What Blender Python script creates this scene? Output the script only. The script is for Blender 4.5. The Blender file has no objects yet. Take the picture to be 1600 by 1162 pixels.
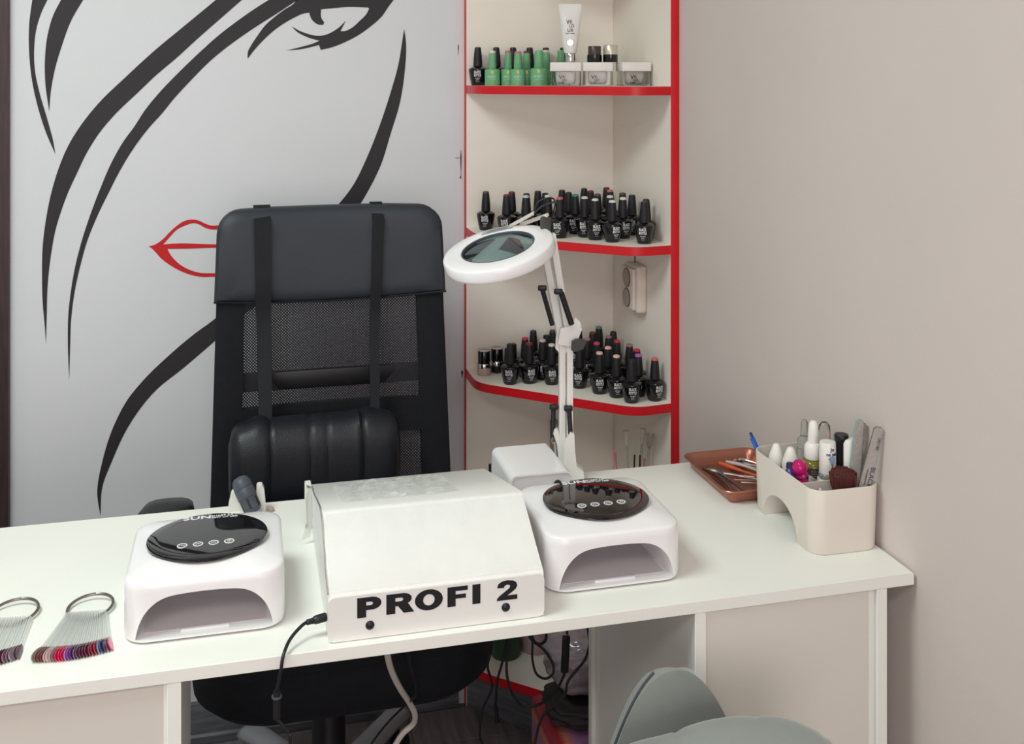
import bpy, bmesh, math, random
from mathutils import Vector, Matrix, Quaternion
from mathutils.geometry import tessellate_polygon

random.seed(7)
S = bpy.context.scene
COL = S.collection

# ---------------------------------------------------------------- camera
cam_d = bpy.data.cameras.new('camera')
cam_d.sensor_width = 36.0
cam_d.lens = 36.0 * 1655.0 / 1600.0
cam_d.shift_y = -(581 - 118) / 1600.0
cam_d.clip_start = 0.02
cam = bpy.data.objects.new('camera', cam_d)
COL.objects.link(cam)
PHI = math.atan(0.25)
cam.location = (-0.8613, -2.3949, 1.4448)
cam.rotation_euler = (math.pi / 2, 0, -PHI)
S.camera = cam

# ---------------------------------------------------------------- world, lights, exposure
W = bpy.data.worlds.new('world'); S.world = W
W.use_nodes = True
W.node_tree.nodes['Background'].inputs[0].default_value = (0.9, 0.95, 1.0, 1)
W.node_tree.nodes['Background'].inputs[1].default_value = 0.5

def area(name, loc, rot, sx, sy, power, col):
    d = bpy.data.lights.new(name, 'AREA'); d.shape = 'RECTANGLE'; d.size = sx; d.size_y = sy
    d.energy = power; d.color = col
    o = bpy.data.objects.new(name, d); COL.objects.link(o); o.location = loc; o.rotation_euler = rot
    return o
area('ceiling_light', (-1.65, -1.45, 2.56), (0, 0, 0), 0.8, 0.8, 30.5, (0.88, 1.0, 0.94))
area('ceiling_light', (-1.3, -3.3, 2.56), (0, 0, 0), 1.2, 0.6, 25, (1.0, 0.96, 0.94))
area('window_light', (-1.2, -4.35, 1.25), (math.radians(90), 0, 0), 1.8, 1.4, 25, (1.0, 0.94, 0.96))

vs = S.view_settings
S.display_settings.display_device = 'sRGB'
vs.view_transform = 'Standard'; vs.look = 'None'; vs.exposure = 0.0; vs.gamma = 1.0; vs.use_curve_mapping = False

# ---------------------------------------------------------------- materials
MATS = {}
def lin(c):
    return tuple((v / 12.92 if v <= 0.04045 else ((v + 0.055) / 1.055) ** 2.4) for v in c)
def mat(name, rgb, rough=0.5, metal=0.0, var=0.04, scale=8.0, bump=0.0, bscale=200.0, trans=0.0, ior=1.45, coat=0.0, alpha=1.0, sheen=0.0, stretch=None):
    """procedural principled material; rgb is 0-255 sRGB"""
    if name in MATS: return MATS[name]
    m = bpy.data.materials.new(name); m.use_nodes = True
    nt = m.node_tree; b = nt.nodes['Principled BSDF']
    base = lin([v / 255 for v in rgb])
    tc = nt.nodes.new('ShaderNodeTexCoord')
    mp = nt.nodes.new('ShaderNodeMapping')
    if stretch: mp.inputs['Scale'].default_value = stretch
    nt.links.new(tc.outputs['Object'], mp.inputs[0])
    nz = nt.nodes.new('ShaderNodeTexNoise'); nz.inputs['Scale'].default_value = scale; nz.inputs['Detail'].default_value = 4
    nt.links.new(mp.outputs[0], nz.inputs[0])
    rp = nt.nodes.new('ShaderNodeValToRGB')
    rp.color_ramp.elements[0].position = 0.3; rp.color_ramp.elements[1].position = 0.7
    rp.color_ramp.elements[0].color = tuple(max(0, v * (1 - var)) for v in base) + (1,)
    rp.color_ramp.elements[1].color = tuple(min(1, v * (1 + var)) for v in base) + (1,)
    nt.links.new(nz.outputs[0], rp.inputs[0]); nt.links.new(rp.outputs[0], b.inputs['Base Color'])
    b.inputs['Roughness'].default_value = rough; b.inputs['Metallic'].default_value = metal
    b.inputs['Transmission Weight'].default_value = trans; b.inputs['IOR'].default_value = ior
    b.inputs['Coat Weight'].default_value = coat; b.inputs['Alpha'].default_value = alpha
    b.inputs['Sheen Weight'].default_value = sheen
    if bump > 0:
        n2 = nt.nodes.new('ShaderNodeTexNoise'); n2.inputs['Scale'].default_value = bscale; n2.inputs['Detail'].default_value = 3
        nt.links.new(mp.outputs[0], n2.inputs[0])
        bp = nt.nodes.new('ShaderNodeBump'); bp.inputs['Strength'].default_value = bump; bp.inputs['Distance'].default_value = 0.002
        nt.links.new(n2.outputs[0], bp.inputs['Height']); nt.links.new(bp.outputs[0], b.inputs['Normal'])
    MATS[name] = m
    return m

M_wall_mural = mat('mural wallpaper', (218, 220, 225), 0.62, var=0.015, scale=3, bump=0.08, bscale=400)
M_wall = mat('painted wall', (212, 201, 196), 0.8, var=0.02, scale=2.5, bump=0.15, bscale=120)
M_ceil = mat('ceiling paint', (235, 235, 232), 0.9)
M_lam = mat('white laminate', (238, 238, 232), 0.42, var=0.015, scale=5, bump=0.05, bscale=300)
M_panel = mat('beige laminate', (216, 211, 202), 0.45, var=0.015, scale=5)
M_shelfw = mat('cream laminate', (244, 236, 226), 0.5, var=0.02, scale=4)
M_red = mat('red edge banding', (205, 22, 34), 0.35, var=0.05, scale=20)
M_ink = mat('printed dark ink', (42, 38, 43), 0.6, var=0.08, scale=10)
M_inkred = mat('printed red ink', (200, 20, 28), 0.6, var=0.05, scale=10)
M_brown = mat('dark brown wood', (66, 50, 52), 0.5, var=0.25, scale=30, stretch=(6, 6, 0.4))
M_floor = mat('grey wood floor', (122, 114, 114), 0.4, var=0.25, scale=14, stretch=(5, 0.6, 1))
M_base = mat('grey wood baseboard', (96, 99, 105), 0.4, var=0.3, scale=16, stretch=(0.7, 0.7, 6))
M_blkleather = mat('black leather', (26, 29, 37), 0.40, var=0.1, scale=30, bump=0.25, bscale=350)
M_headleather = mat('dark grey leather', (42, 47, 56), 0.5, var=0.06, scale=12, bump=0.2, bscale=400)
M_blkfab = mat('black fabric', (12, 14, 22), 0.85, var=0.2, scale=60, bump=0.3, bscale=500)
M_strap = mat('black webbing', (16, 18, 25), 0.75, var=0.1, scale=60, bump=0.3, bscale=700)
M_blkpl = mat('black plastic', (22, 22, 26), 0.4, var=0.05)
M_dkgrey = mat('dark grey plastic', (72, 78, 88), 0.45, var=0.06, scale=20)
M_blkgloss = mat('glossy black glass', (10, 8, 12), 0.04, var=0.02, coat=0.6)
M_bottle = mat('black bottle lacquer', (14, 14, 20), 0.16, var=0.05, coat=0.3)
M_cap = mat('matte black cap', (24, 24, 30), 0.5, var=0.05)
M_print = mat('white print', (225, 225, 228), 0.6, var=0.02)
M_printg = mat('grey print', (130, 132, 140), 0.6, var=0.02)
M_lamp = mat('white glossy plastic', (238, 236, 238), 0.22, var=0.01, coat=0.25)
M_lamp_shaded = mat('shaded inner plastic', (212, 203, 206), 0.35, var=0.02)  # lamp plastic darkened: the shade inside the opening is put into the colour
M_metalw = mat('white coated metal', (234, 233, 230), 0.32, var=0.015)
M_chrome = mat('chrome', (210, 208, 205), 0.15, metal=1.0, var=0.03)
M_steel = mat('brushed steel', (138, 130, 126), 0.3, metal=1.0, var=0.1)
M_silver = mat('silver paint', (176, 178, 184), 0.35, metal=0.5, var=0.05)
M_copper = mat('copper metal', (176, 118, 100), 0.34, metal=0.85, var=0.05)
M_green = mat('green lacquer', (112, 174, 130), 0.3, var=0.04)
M_gold = mat('gold print', (205, 180, 70), 0.35, metal=0.6)
M_dgreen = mat('dark green plastic', (34, 66, 44), 0.4)
M_pinkjar = mat('pale pink jar', (176, 146, 152), 0.3)
M_ivory = mat('ivory plastic', (222, 214, 205), 0.4, var=0.02)
M_white = mat('white plastic', (236, 233, 228), 0.4, var=0.01)
M_clear = mat('clear plastic', (245, 247, 248), 0.05, trans=1.0, ior=1.3)
M_clearg = mat('greyish clear plastic', (214, 216, 212), 0.15, trans=0.75, ior=1.35)
M_stem = mat('clear nail tip stem', (226, 228, 226), 0.12, alpha=0.42, coat=0.4)
M_char = mat('charcoal plastic', (62, 59, 57), 0.4)
M_film = mat('plastic film', (245, 247, 245), 0.12, trans=0.0, bump=0.6, bscale=60, alpha=0.34)
M_velvet = mat('grey velvet', (132, 137, 133), 0.85, var=0.08, scale=9, sheen=0.4, bump=0.1, bscale=600)
M_velvetd = mat('dark piping and edge shade', (72, 72, 80), 0.8)
M_socket = mat('socket plastic', (224, 212, 202), 0.4)
M_socketd = mat('socket recess', (168, 152, 140), 0.5)
M_paint = {}
CAPCOL = {'plain black': (26, 26, 30), 'brown': (92, 62, 60), 'dark red': (110, 28, 40), 'pale blue': (186, 192, 222), 'white': (216, 214, 208),
          'rose': (196, 92, 108), 'teal': (62, 132, 134), 'dusty pink': (184, 110, 122), 'red': (196, 40, 62), 'navy': (38, 42, 82), 'pale pink': (214, 178, 192),
          'coral': (212, 92, 98), 'slate blue': (96, 124, 132), 'magenta': (206, 42, 112), 'beige': (222, 184, 170), 'mauve': (148, 104, 112), 'violet': (172, 92, 178),
          'green': (112, 174, 130)}
def capmat(c): return mat('cap colour ' + c, CAPCOL[c], 0.35, var=0.03)

# ---------------------------------------------------------------- geometry helpers
class G:
    """collects shapes in a bmesh"""
    def __init__(s): s.bm = bmesh.new()
    def add(s, verts, faces):
        vv = [s.bm.verts.new(v) for v in verts]
        for f in faces:
            try: s.bm.faces.new([vv[i] for i in f])
            except ValueError: pass
        return s
    def merge(s, o, M=None):
        if M is not None: bmesh.ops.transform(o.bm, matrix=M, verts=o.bm.verts)
        me = bpy.data.meshes.new('t'); o.bm.to_mesh(me); s.bm.from_mesh(me); bpy.data.meshes.remove(me); o.bm.free()
        return s
    def box(s, lo, hi, bev=0.0, seg=2):
        t = bmesh.new(); bmesh.ops.create_cube(t, size=1)
        for v in t.verts:
            v.co = Vector([(lo[i] + hi[i]) / 2 + v.co[i] * (hi[i] - lo[i]) for i in range(3)])
        if bev > 0:
            bmesh.ops.bevel(t, geom=list(t.edges), offset=bev, segments=seg, profile=0.5, affect='EDGES')
        me = bpy.data.meshes.new('t'); t.to_mesh(me); s.bm.from_mesh(me); bpy.data.meshes.remove(me); t.free()
        return s
    def rings(s, rings, cap0=True, cap1=True, closed=True):
        n = len(rings[0]); verts = [p for r in rings for p in r]; faces = []
        for k in range(len(rings) - 1):
            for i in range(n if closed else n - 1):
                j = (i + 1) % n
                faces.append((k * n + i, k * n + j, (k + 1) * n + j, (k + 1) * n + i))
        if cap0: faces.append(tuple(reversed(range(n))))
        if cap1: faces.append(tuple(range((len(rings) - 1) * n, len(rings) * n)))
        return s.add(verts, faces)
    def lathe(s, prof, seg=24, c=(0, 0, 0), sx=1.0, sy=1.0):
        rr = []
        for r, z in prof:
            r = max(r, 1e-5)
            rr.append([(c[0] + r * sx * math.cos(2 * math.pi * i / seg), c[1] + r * sy * math.sin(2 * math.pi * i / seg), c[2] + z) for i in range(seg)])
        return s.rings(rr)
    def tube(s, pts, r, seg=8, smooth=6, taper=None, cap=True):
        P = catmull(pts, smooth) if smooth else [Vector(p) for p in pts]
        n = len(P); up = None; rr = []
        for i, p in enumerate(P):
            t = (P[min(i + 1, n - 1)] - P[max(i - 1, 0)]).normalized()
            if up is None:
                up = t.orthogonal().normalized()
            up = (up - t * up.dot(t)).normalized(); w = t.cross(up)
            rad = r if taper is None else r * taper(i / (n - 1))
            rr.append([p + (up * math.cos(2 * math.pi * k / seg) + w * math.sin(2 * math.pi * k / seg)) * rad for k in range(seg)])
        return s.rings(rr, cap, cap)
    def bar(s, a, b, w, h, up=(0, 0, 1), bev=0.0):
        a, b = Vector(a), Vector(b); t = (b - a); L = t.length; t.normalize()
        u = Vector(up); u = (u - t * u.dot(t)).normalized(); x = u.cross(t)
        o = G().box((-w / 2, -h / 2, 0), (w / 2, h / 2, L), bev)
        M = Matrix((x, u, t)).transposed().to_4x4(); M.translation = a
        return s.merge(o, M)
    def prism(s, poly, axis, a, b):
        """poly list of 2-D points extruded from a to b along axis ('x': poly=(y,z); 'y': (x,z); 'z': (x,y))"""
        f = {'x': lambda p, t: (t, p[0], p[1]), 'y': lambda p, t: (p[0], t, p[1]), 'z': lambda p, t: (p[0], p[1], t)}[axis]
        n = len(poly)
        s.add([f(p, a) for p in poly] + [f(p, b) for p in poly], [(i, (i + 1) % n, n + (i + 1) % n, n + i) for i in range(n)] + [tuple(range(n)), tuple(reversed(range(n, 2 * n)))])
        return s
    def mesh(s, name, smooth=40):
        bmesh.ops.remove_doubles(s.bm, verts=s.bm.verts, dist=1e-6)
        bmesh.ops.recalc_face_normals(s.bm, faces=s.bm.faces)
        me = bpy.data.meshes.new(name); s.bm.to_mesh(me); s.bm.free()
        if smooth:
            for p in me.polygons: p.use_smooth = True
            me.set_sharp_from_angle(angle=math.radians(smooth))
        return me

def catmull(pts, k):
    P = [Vector(p) for p in pts]
    if len(P) < 3 or k < 2: return P
    out = []
    for i in range(len(P) - 1):
        p0 = P[i - 1] if i else P[0] * 2 - P[1]
        p1, p2 = P[i], P[i + 1]
        p3 = P[i + 2] if i + 2 < len(P) else P[-1] * 2 - P[-2]
        for j in range(k):
            t = j / k
            out.append(0.5 * ((2 * p1) + (p2 - p0) * t + (2 * p0 - 5 * p1 + 4 * p2 - p3) * t * t + (3 * p1 - p0 - 3 * p2 + p3) * t ** 3))
    out.append(P[-1])
    return out

def rrect(x0, x1, y0, y1, r, z, n=6):
    pts = []
    for cx, cy, a0 in ((x1 - r, y1 - r, 0), (x0 + r, y1 - r, 90), (x0 + r, y0 + r, 180), (x1 - r, y0 + r, 270)):
        for i in range(n + 1):
            a = math.radians(a0 + 90 * i / n)
            pts.append(Vector((cx + r * math.cos(a), cy + r * math.sin(a), z)))
    return pts

def obj(name, me, m=None, parent=None):
    if isinstance(me, G): me = me.mesh(name)
    if m is not None and not me.materials: me.materials.append(m)
    o = bpy.data.objects.new(name, me); COL.objects.link(o)
    if parent is not None:
        o.parent = parent
    return o
def tag(o, label=None, cat=None, group=None, kind=None):
    if label: o['label'] = label
    if cat: o['category'] = cat
    if group: o['group'] = group
    if kind: o['kind'] = kind
    return o
def thing(name, label, cat, loc=(0, 0, 0), rz=0.0, group=None, rot=None):
    o = bpy.data.objects.new(name, None); o.empty_display_size = 0.05; COL.objects.link(o)
    o.location = loc; o.rotation_euler = rot if rot else (0, 0, rz)
    return tag(o, label, cat, group)
def wpart(name, g, m, root, label=None):
    """a part authored in world coordinates, stored relative to its unrotated thing"""
    bmesh.ops.translate(g.bm, vec=-Vector(abs_loc(root)), verts=g.bm.verts)
    o = obj(name, g, m, root)
    if label: o['label'] = label
    return o
def abs_loc(o):
    v = Vector((0, 0, 0))
    while o is not None: v += o.location; o = o.parent
    return v
def single(name, g, m, label, cat, group=None):
    """a thing that is one mesh: origin to its bottom centre"""
    bm = g.bm; lo = Vector([min(v.co[i] for v in bm.verts) for i in range(3)]); hi = Vector([max(v.co[i] for v in bm.verts) for i in range(3)])
    c = Vector(((lo.x + hi.x) / 2, (lo.y + hi.y) / 2, lo.z))
    bmesh.ops.translate(bm, vec=-c, verts=bm.verts)
    o = obj(name, g, m); o.location = c
    return tag(o, label, cat, group)
def struct(name, g, m, parent=None, kind=True):
    o = obj(name, g, m, parent)
    if parent is None: o['kind'] = 'structure'
    return o
def text_mesh(body, size, bold=0.0, ext=0.0003, sx=1.0, align='CENTER', space=1.0):
    c = bpy.data.curves.new('t', 'FONT'); c.body = body; c.size = size; c.offset = bold; c.extrude = ext
    c.align_x = align; c.align_y = 'BOTTOM_BASELINE'; c.resolution_u = 3; c.space_character = space; c.space_line = 0.85
    o = bpy.data.objects.new('t', c); COL.objects.link(o)
    dg = bpy.context.evaluated_depsgraph_get()
    me = bpy.data.meshes.new_from_object(o.evaluated_get(dg))
    bpy.data.objects.remove(o); bpy.data.curves.remove(c)
    for v in me.vertices: v.co.x *= sx
    me.materials.clear()
    return me
def text_fit(body, x0, x1, h, ext=0.0003, bold=0.0, sp=1.0):
    """text scaled to span x0..x1 and cap height h (xy plane, z up)"""
    me = text_mesh(body, 1.0, bold, 0.01, space=sp)
    xs = [v.co.x for v in me.vertices]; ys = [v.co.y for v in me.vertices]
    a, b, c, d = min(xs), max(xs), min(ys), max(ys)
    for v in me.vertices:
        v.co.x = x0 + (v.co.x - a) / (b - a) * (x1 - x0); v.co.y = (v.co.y - c) / (d - c) * h; v.co.z = v.co.z / 0.01 * ext
    return me
def me_map(me, fn):
    for v in me.vertices: v.co = Vector(fn(v.co))
    me.update(); return me
def wrap(me, r_of_z):
    """wrap an xy text mesh round a vertical axis, front toward -y; y becomes height"""
    def fn(c):
        r = r_of_z(c.y) + c.z; a = c.x / max(r, 1e-4)
        return (r * math.sin(a), -r * math.cos(a), c.y)
    return me_map(me, fn)
def join(meshes):
    bm = bmesh.new()
    for m in meshes: bm.from_mesh(m)
    me = bpy.data.meshes.new('print'); bm.to_mesh(me); bm.free()
    return me
def copy_tree(o, parent=None):
    c = o.copy(); COL.objects.link(c)
    if parent is not None: c.parent = parent
    for ch in list(o.children): copy_tree(ch, c)
    return c
TOP = 0.786           # desk height

# ================================================================ the room
XL, YF, ZC = -3.4, -4.5, 2.6
struct('floor', G().box((XL - .1, YF - .1, -0.06), (0.1, 0.1, 0)), M_floor)
struct('ceiling', G().box((XL - .1, YF - .1, ZC), (0.1, 0.1, ZC + .06)), M_ceil)
wall_back = struct('wall_back', G().box((XL - .1, 0, 0), (0.1, 0.1, ZC)), M_wall_mural)
wall_right = struct('wall_right', G().box((0, YF - .1, 0), (0.1, 0, ZC)), M_wall)
struct('wall_left', G().box((XL - .1, YF - .1, 0), (XL, 0, ZC)), M_wall)
struct('wall_front', G().box((XL, YF - .1, 0), (0, YF, ZC)), M_wall)
tr = struct('trim_1', G().box((-1.62, -0.02, 0.5), (-1.3405, 0, ZC), 0.001), M_brown)
struct('trim_2', G().box((-1.62, -0.021, 0.0), (-1.3365, 0, 0.4995), 0.001), M_brown)

# floor planks: individual boards near the wall, joints recessed
fl = bpy.data.objects['floor']
for k in range(10):
    for j in range(6):
        x0 = -1.75 + j * 0.62 - (k % 3) * 0.21; x1 = x0 + 0.617
        x0, x1 = max(x0, -1.75), min(x1, -0.002)
        if x1 - x0 < 0.02: continue
        y1 = -0.021 - k * 0.122
        obj('plank', G().box((x0, y1 - 0.12, 0.0), (x1, y1, 0.004), 0.0012, 1), M_floor, fl)

def baseboard(name, xa, xb, along='x'):
    prof = [(0, 0), (-0.016, 0), (-0.016, 0.018), (-0.011, 0.022), (-0.011, 0.062), (-0.007, 0.07), (-0.007, 0.085), (0, 0.088)]
    g = G()
    if along == 'x': g.prism([(a, b) for a, b in prof], 'x', xa, xb)
    else: g.prism([(a, b) for a, b in prof], 'y', xa, xb)
    return struct(name, g, M_base)
baseboard('baseboard_back', -1.33, -0.392)
baseboard('baseboard_right', -4.4, -0.40, 'y')

# ---------------------------------------------------------------- mural printed on the back wall
MURAL = {
  'hair_a': [(-1.246, 1.8059), (-1.2835, 1.6837), (-1.2977, 1.6029), (-1.3037, 1.5513), (-1.3037, 1.4911), (-1.299, 1.4396), (-1.2859, 1.375), (-1.2719, 1.3275), (-1.2526, 1.2789), (-1.256, 1.3014), (-1.2697, 1.3577), (-1.2838, 1.4095), (-1.2927, 1.4569), (-1.2941, 1.4998), (-1.2897, 1.5427), (-1.2797, 1.5777), (-1.2685, 1.6034), (-1.2384, 1.6646), (-1.1853, 1.7947)],
  'hair_b': [(-1.1213, 1.8108), (-1.2044, 1.6722), (-1.2417, 1.6039), (-1.2579, 1.569), (-1.2679, 1.5302), (-1.273, 1.4827), (-1.2726, 1.4314), (-1.2647, 1.3684), (-1.2619, 1.4094), (-1.2539, 1.4569), (-1.2397, 1.5087), (-1.2216, 1.561), (-1.198, 1.6046), (-1.1534, 1.6735), (-1.063, 1.7994)],
  'hair_c': [(-0.7038, 1.813), (-0.8425, 1.6853), (-0.9279, 1.6093), (-0.9946, 1.551), (-1.0519, 1.5009), (-1.1175, 1.4373), (-1.1624, 1.3918), (-1.1993, 1.3446), (-1.2276, 1.2967), (-1.2477, 1.2454), (-1.2604, 1.1999), (-1.271, 1.1438), (-1.2777, 1.0841), (-1.2788, 1.0286), (-1.2772, 0.9634), (-1.2735, 0.9202), (-1.271, 0.8817), (-1.2697, 0.9415), (-1.2677, 1.0066), (-1.261, 1.0708), (-1.251, 1.1263), (-1.2397, 1.1647), (-1.2275, 1.1991), (-1.2115, 1.2357), (-1.1911, 1.2808), (-1.1666, 1.3218), (-1.1337, 1.363), (-1.0924, 1.4044), (-1.0505, 1.4462), (-1.0083, 1.4838), (-0.9658, 1.5246), (-0.9077, 1.5782), (-0.8728, 1.6103), (-0.7875, 1.6867), (-0.6401, 1.8082)],
  'hair_d': [(-0.6472, 1.7218), (-0.7459, 1.6551), (-0.8157, 1.6112), (-0.8484, 1.5893), (-0.8839, 1.5629), (-0.9221, 1.5321), (-0.9658, 1.4909), (-1.0091, 1.4471), (-1.0433, 1.4097), (-1.0747, 1.3696), (-1.0977, 1.3325), (-1.1151, 1.3081), (-1.1381, 1.2668), (-1.1669, 1.1974), (-1.186, 1.1437), (-1.2023, 1.0901), (-1.2145, 1.0382), (-1.2233, 0.9823), (-1.2279, 0.9304), (-1.2284, 0.8872), (-1.2258, 0.802), (-1.2238, 0.874), (-1.2218, 0.9301), (-1.2145, 0.9905), (-1.2023, 1.0485), (-1.1902, 1.0937), (-1.1697, 1.1473), (-1.1467, 1.1969), (-1.1255, 1.2403), (-1.0965, 1.2901), (-1.0631, 1.336), (-1.0405, 1.3617), (-1.0148, 1.3947), (-0.9803, 1.4337), (-0.9368, 1.4789), (-0.8929, 1.5156), (-0.8484, 1.548), (-0.8037, 1.5777), (-0.7601, 1.6075), (-0.7038, 1.6446), (-0.6187, 1.7039)],
  'eye': [(-0.7445, 1.6263), (-0.7558, 1.6123), (-0.7603, 1.6053), (-0.7806, 1.5911), (-0.8031, 1.5736), (-0.8221, 1.5562), (-0.8388, 1.5331), (-0.8521, 1.5124), (-0.8599, 1.4964), (-0.8605, 1.4816), (-0.8477, 1.4988), (-0.8254, 1.5241), (-0.8031, 1.5449), (-0.7806, 1.5612), (-0.7581, 1.5742), (-0.7399, 1.5825), (-0.7274, 1.5846), (-0.7252, 1.5758), (-0.7172, 1.5643), (-0.7081, 1.5586), (-0.6966, 1.5581), (-0.6948, 1.5634), (-0.7012, 1.5738), (-0.7017, 1.5923), (-0.6783, 1.595), (-0.6437, 1.5984), (-0.5972, 1.5981), (-0.5948, 1.5951), (-0.6018, 1.5821), (-0.6158, 1.5679), (-0.6344, 1.5513), (-0.6506, 1.5442), (-0.6587, 1.5441), (-0.6552, 1.5511), (-0.6471, 1.5675), (-0.6598, 1.5545), (-0.6783, 1.5416), (-0.6943, 1.5349), (-0.7126, 1.5336), (-0.7308, 1.5376), (-0.749, 1.5443), (-0.766, 1.554), (-0.7558, 1.5431), (-0.7354, 1.5317), (-0.7172, 1.5254), (-0.7046, 1.5227), (-0.7172, 1.5169), (-0.7445, 1.5086), (-0.7772, 1.5003), (-0.7445, 1.5035), (-0.7217, 1.5087), (-0.7062, 1.513), (-0.7023, 1.5019), (-0.6783, 1.5078), (-0.6437, 1.5221), (-0.6158, 1.5375), (-0.5901, 1.5565), (-0.5667, 1.5779), (-0.5502, 1.6017), (-0.5396, 1.616), (-0.5265, 1.6375), (-0.5123, 1.6614), (-0.5502, 1.6559), (-0.6088, 1.6523), (-0.6783, 1.6438)],
  'jaw': [(-0.5154, 1.5505), (-0.512, 1.529), (-0.5147, 1.4482), (-0.5256, 1.381), (-0.5458, 1.3141), (-0.5692, 1.2408), (-0.5992, 1.1814), (-0.6324, 1.1291), (-0.698, 1.0519), (-0.782, 0.9833), (-0.8582, 0.9285), (-0.9394, 0.8588), (-0.9959, 0.8122), (-1.0525, 0.7679), (-1.1084, 0.694), (-1.1406, 0.6243), (-1.1598, 0.5716), (-1.1637, 0.5094), (-1.1701, 0.559), (-1.1598, 0.626), (-1.1342, 0.7056), (-1.1084, 0.7541), (-1.0812, 0.7878), (-1.0236, 0.8431), (-0.9734, 0.8843), (-0.9333, 0.9126), (-0.8833, 0.9558), (-0.8011, 1.0169), (-0.724, 1.0859), (-0.6686, 1.1501), (-0.6324, 1.1956), (-0.5992, 1.2614), (-0.5726, 1.3278), (-0.5458, 1.408), (-0.5289, 1.4684), (-0.5188, 1.5289)],
  'lips': [(-1.0665, 1.0784), (-1.0541, 1.0815), (-1.0467, 1.0858), (-1.0367, 1.0933), (-1.023, 1.1078), (-1.0081, 1.121), (-0.9918, 1.1309), (-0.9767, 1.133), (-0.9641, 1.1306), (-0.9502, 1.1236), (-0.9375, 1.1186), (-0.921, 1.1184), (-0.9069, 1.1168), (-0.9069, 1.1085), (-0.9197, 1.1098), (-0.9375, 1.1102), (-0.9502, 1.1144), (-0.9628, 1.1221), (-0.9729, 1.125), (-0.9905, 1.121), (-1.0081, 1.1125), (-1.023, 1.0973), (-1.0367, 1.0815), (-1.0118, 1.0825), (-0.9299, 1.0774), (-0.9069, 1.0765), (-0.9069, 1.0692), (-0.9299, 1.0701), (-0.983, 1.0702), (-1.028, 1.0714), (-1.023, 1.0607), (-1.0131, 1.0472), (-0.998, 1.0335), (-0.9805, 1.0235), (-0.9628, 1.0175), (-0.9312, 1.0147), (-0.9069, 1.0134), (-0.9069, 1.0054), (-0.9324, 1.0069), (-0.9578, 1.008), (-0.9805, 1.0137), (-1.0056, 1.0253), (-1.023, 1.0365), (-1.0417, 1.0523), (-1.0541, 1.0672), (-1.0603, 1.074)],
  'lips_right': [(-0.7419, 1.0657), (-0.7551, 1.07), (-0.763, 1.075), (-0.7735, 1.0834), (-0.788, 1.0994), (-0.8036, 1.114), (-0.8206, 1.1252), (-0.8362, 1.1284), (-0.8491, 1.1268), (-0.8633, 1.1207), (-0.8762, 1.1165), (-0.8929, 1.1174), (-0.9069, 1.1168), (-0.9069, 1.1085), (-0.8942, 1.1089), (-0.8762, 1.1081), (-0.8633, 1.1114), (-0.8504, 1.1182), (-0.84, 1.1205), (-0.8219, 1.1153), (-0.8036, 1.1053), (-0.788, 1.0886), (-0.7735, 1.0713), (-0.7997, 1.0744), (-0.8839, 1.0756), (-0.9069, 1.0765), (-0.9069, 1.0692), (-0.8839, 1.0683), (-0.8297, 1.0642), (-0.7827, 1.0616), (-0.788, 1.0511), (-0.7984, 1.0382), (-0.8141, 1.0255), (-0.8323, 1.0169), (-0.8504, 1.0124), (-0.8826, 1.0125), (-0.9069, 1.0134), (-0.9069, 1.0054), (-0.8813, 1.0045), (-0.8556, 1.0033), (-0.8323, 1.0069), (-0.8062, 1.0164), (-0.788, 1.0263), (-0.7683, 1.0409), (-0.7551, 1.0552), (-0.7485, 1.0616)],
}
POLISH_MIDDLE = [(-0.3378, -0.0576, 'brown'), (-0.3071, -0.1291, 'dark red'), (-0.2824, -0.0769, 'dark red'), (-0.2711, -0.1587, 'pale blue'), (-0.2596, -0.1201, 'plain black'), (-0.2216, -0.0784, 'plain black'), (-0.218, -0.1305, 'plain black'), (-0.2216, -0.157, 'white'), (-0.2092, -0.2093, 'rose'), (-0.1627, -0.0723, 'plain black'), (-0.1613, -0.1234, 'plain black'), (-0.1593, -0.1583, 'teal'), (-0.103, -0.0517, 'plain black'), (-0.103, -0.0997, 'dark red'), (-0.1087, -0.167, 'brown'), (-0.1529, -0.2135, 'white'), (-0.144, -0.2501, 'white'), (-0.0454, -0.0429, 'dark red'), (-0.0552, -0.0964, 'dusty pink'), (-0.0936, -0.2069, 'white'), (-0.1183, -0.29, 'white'), (-0.0478, -0.1598, 'brown'), (-0.0786, -0.2445, 'white'), (-0.0427, -0.2056, 'plain black'), (-0.0427, -0.2899, 'plain black'), (-0.0601, -0.3244, 'plain black')]
POLISH_LOWER = [(-0.2852, -0.1473, 'plain black'), (-0.2756, -0.1469, 'dark red'), (-0.2535, -0.1097, 'red'), (-0.223, -0.0438, 'navy'), (-0.2279, -0.1268, 'pale pink'), (-0.2103, -0.1026, 'plain black'), (-0.2181, -0.1641, 'white'), (-0.1788, -0.0504, 'brown'), (-0.1165, -0.0514, 'brown'), (-0.1655, -0.2117, 'coral'), (-0.1243, -0.142, 'dusty pink'), (-0.0954, -0.0902, 'dark red'), (-0.0642, -0.0444, 'slate blue'), (-0.1164, -0.1827, 'magenta'), (-0.1353, -0.2619, 'beige'), (-0.1047, -0.2236, 'beige'), (-0.0705, -0.1411, 'mauve'), (-0.0482, -0.0988, 'plain black'), (-0.066, -0.1743, 'red'), (-0.1115, -0.2923, 'beige'), (-0.0925, -0.3352, 'plain black'), (-0.054, -0.225, 'mauve'), (-0.0541, -0.2561, 'red'), (-0.0581, -0.2897, 'violet'), (-0.0433, -0.3291, 'coral')]

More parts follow.
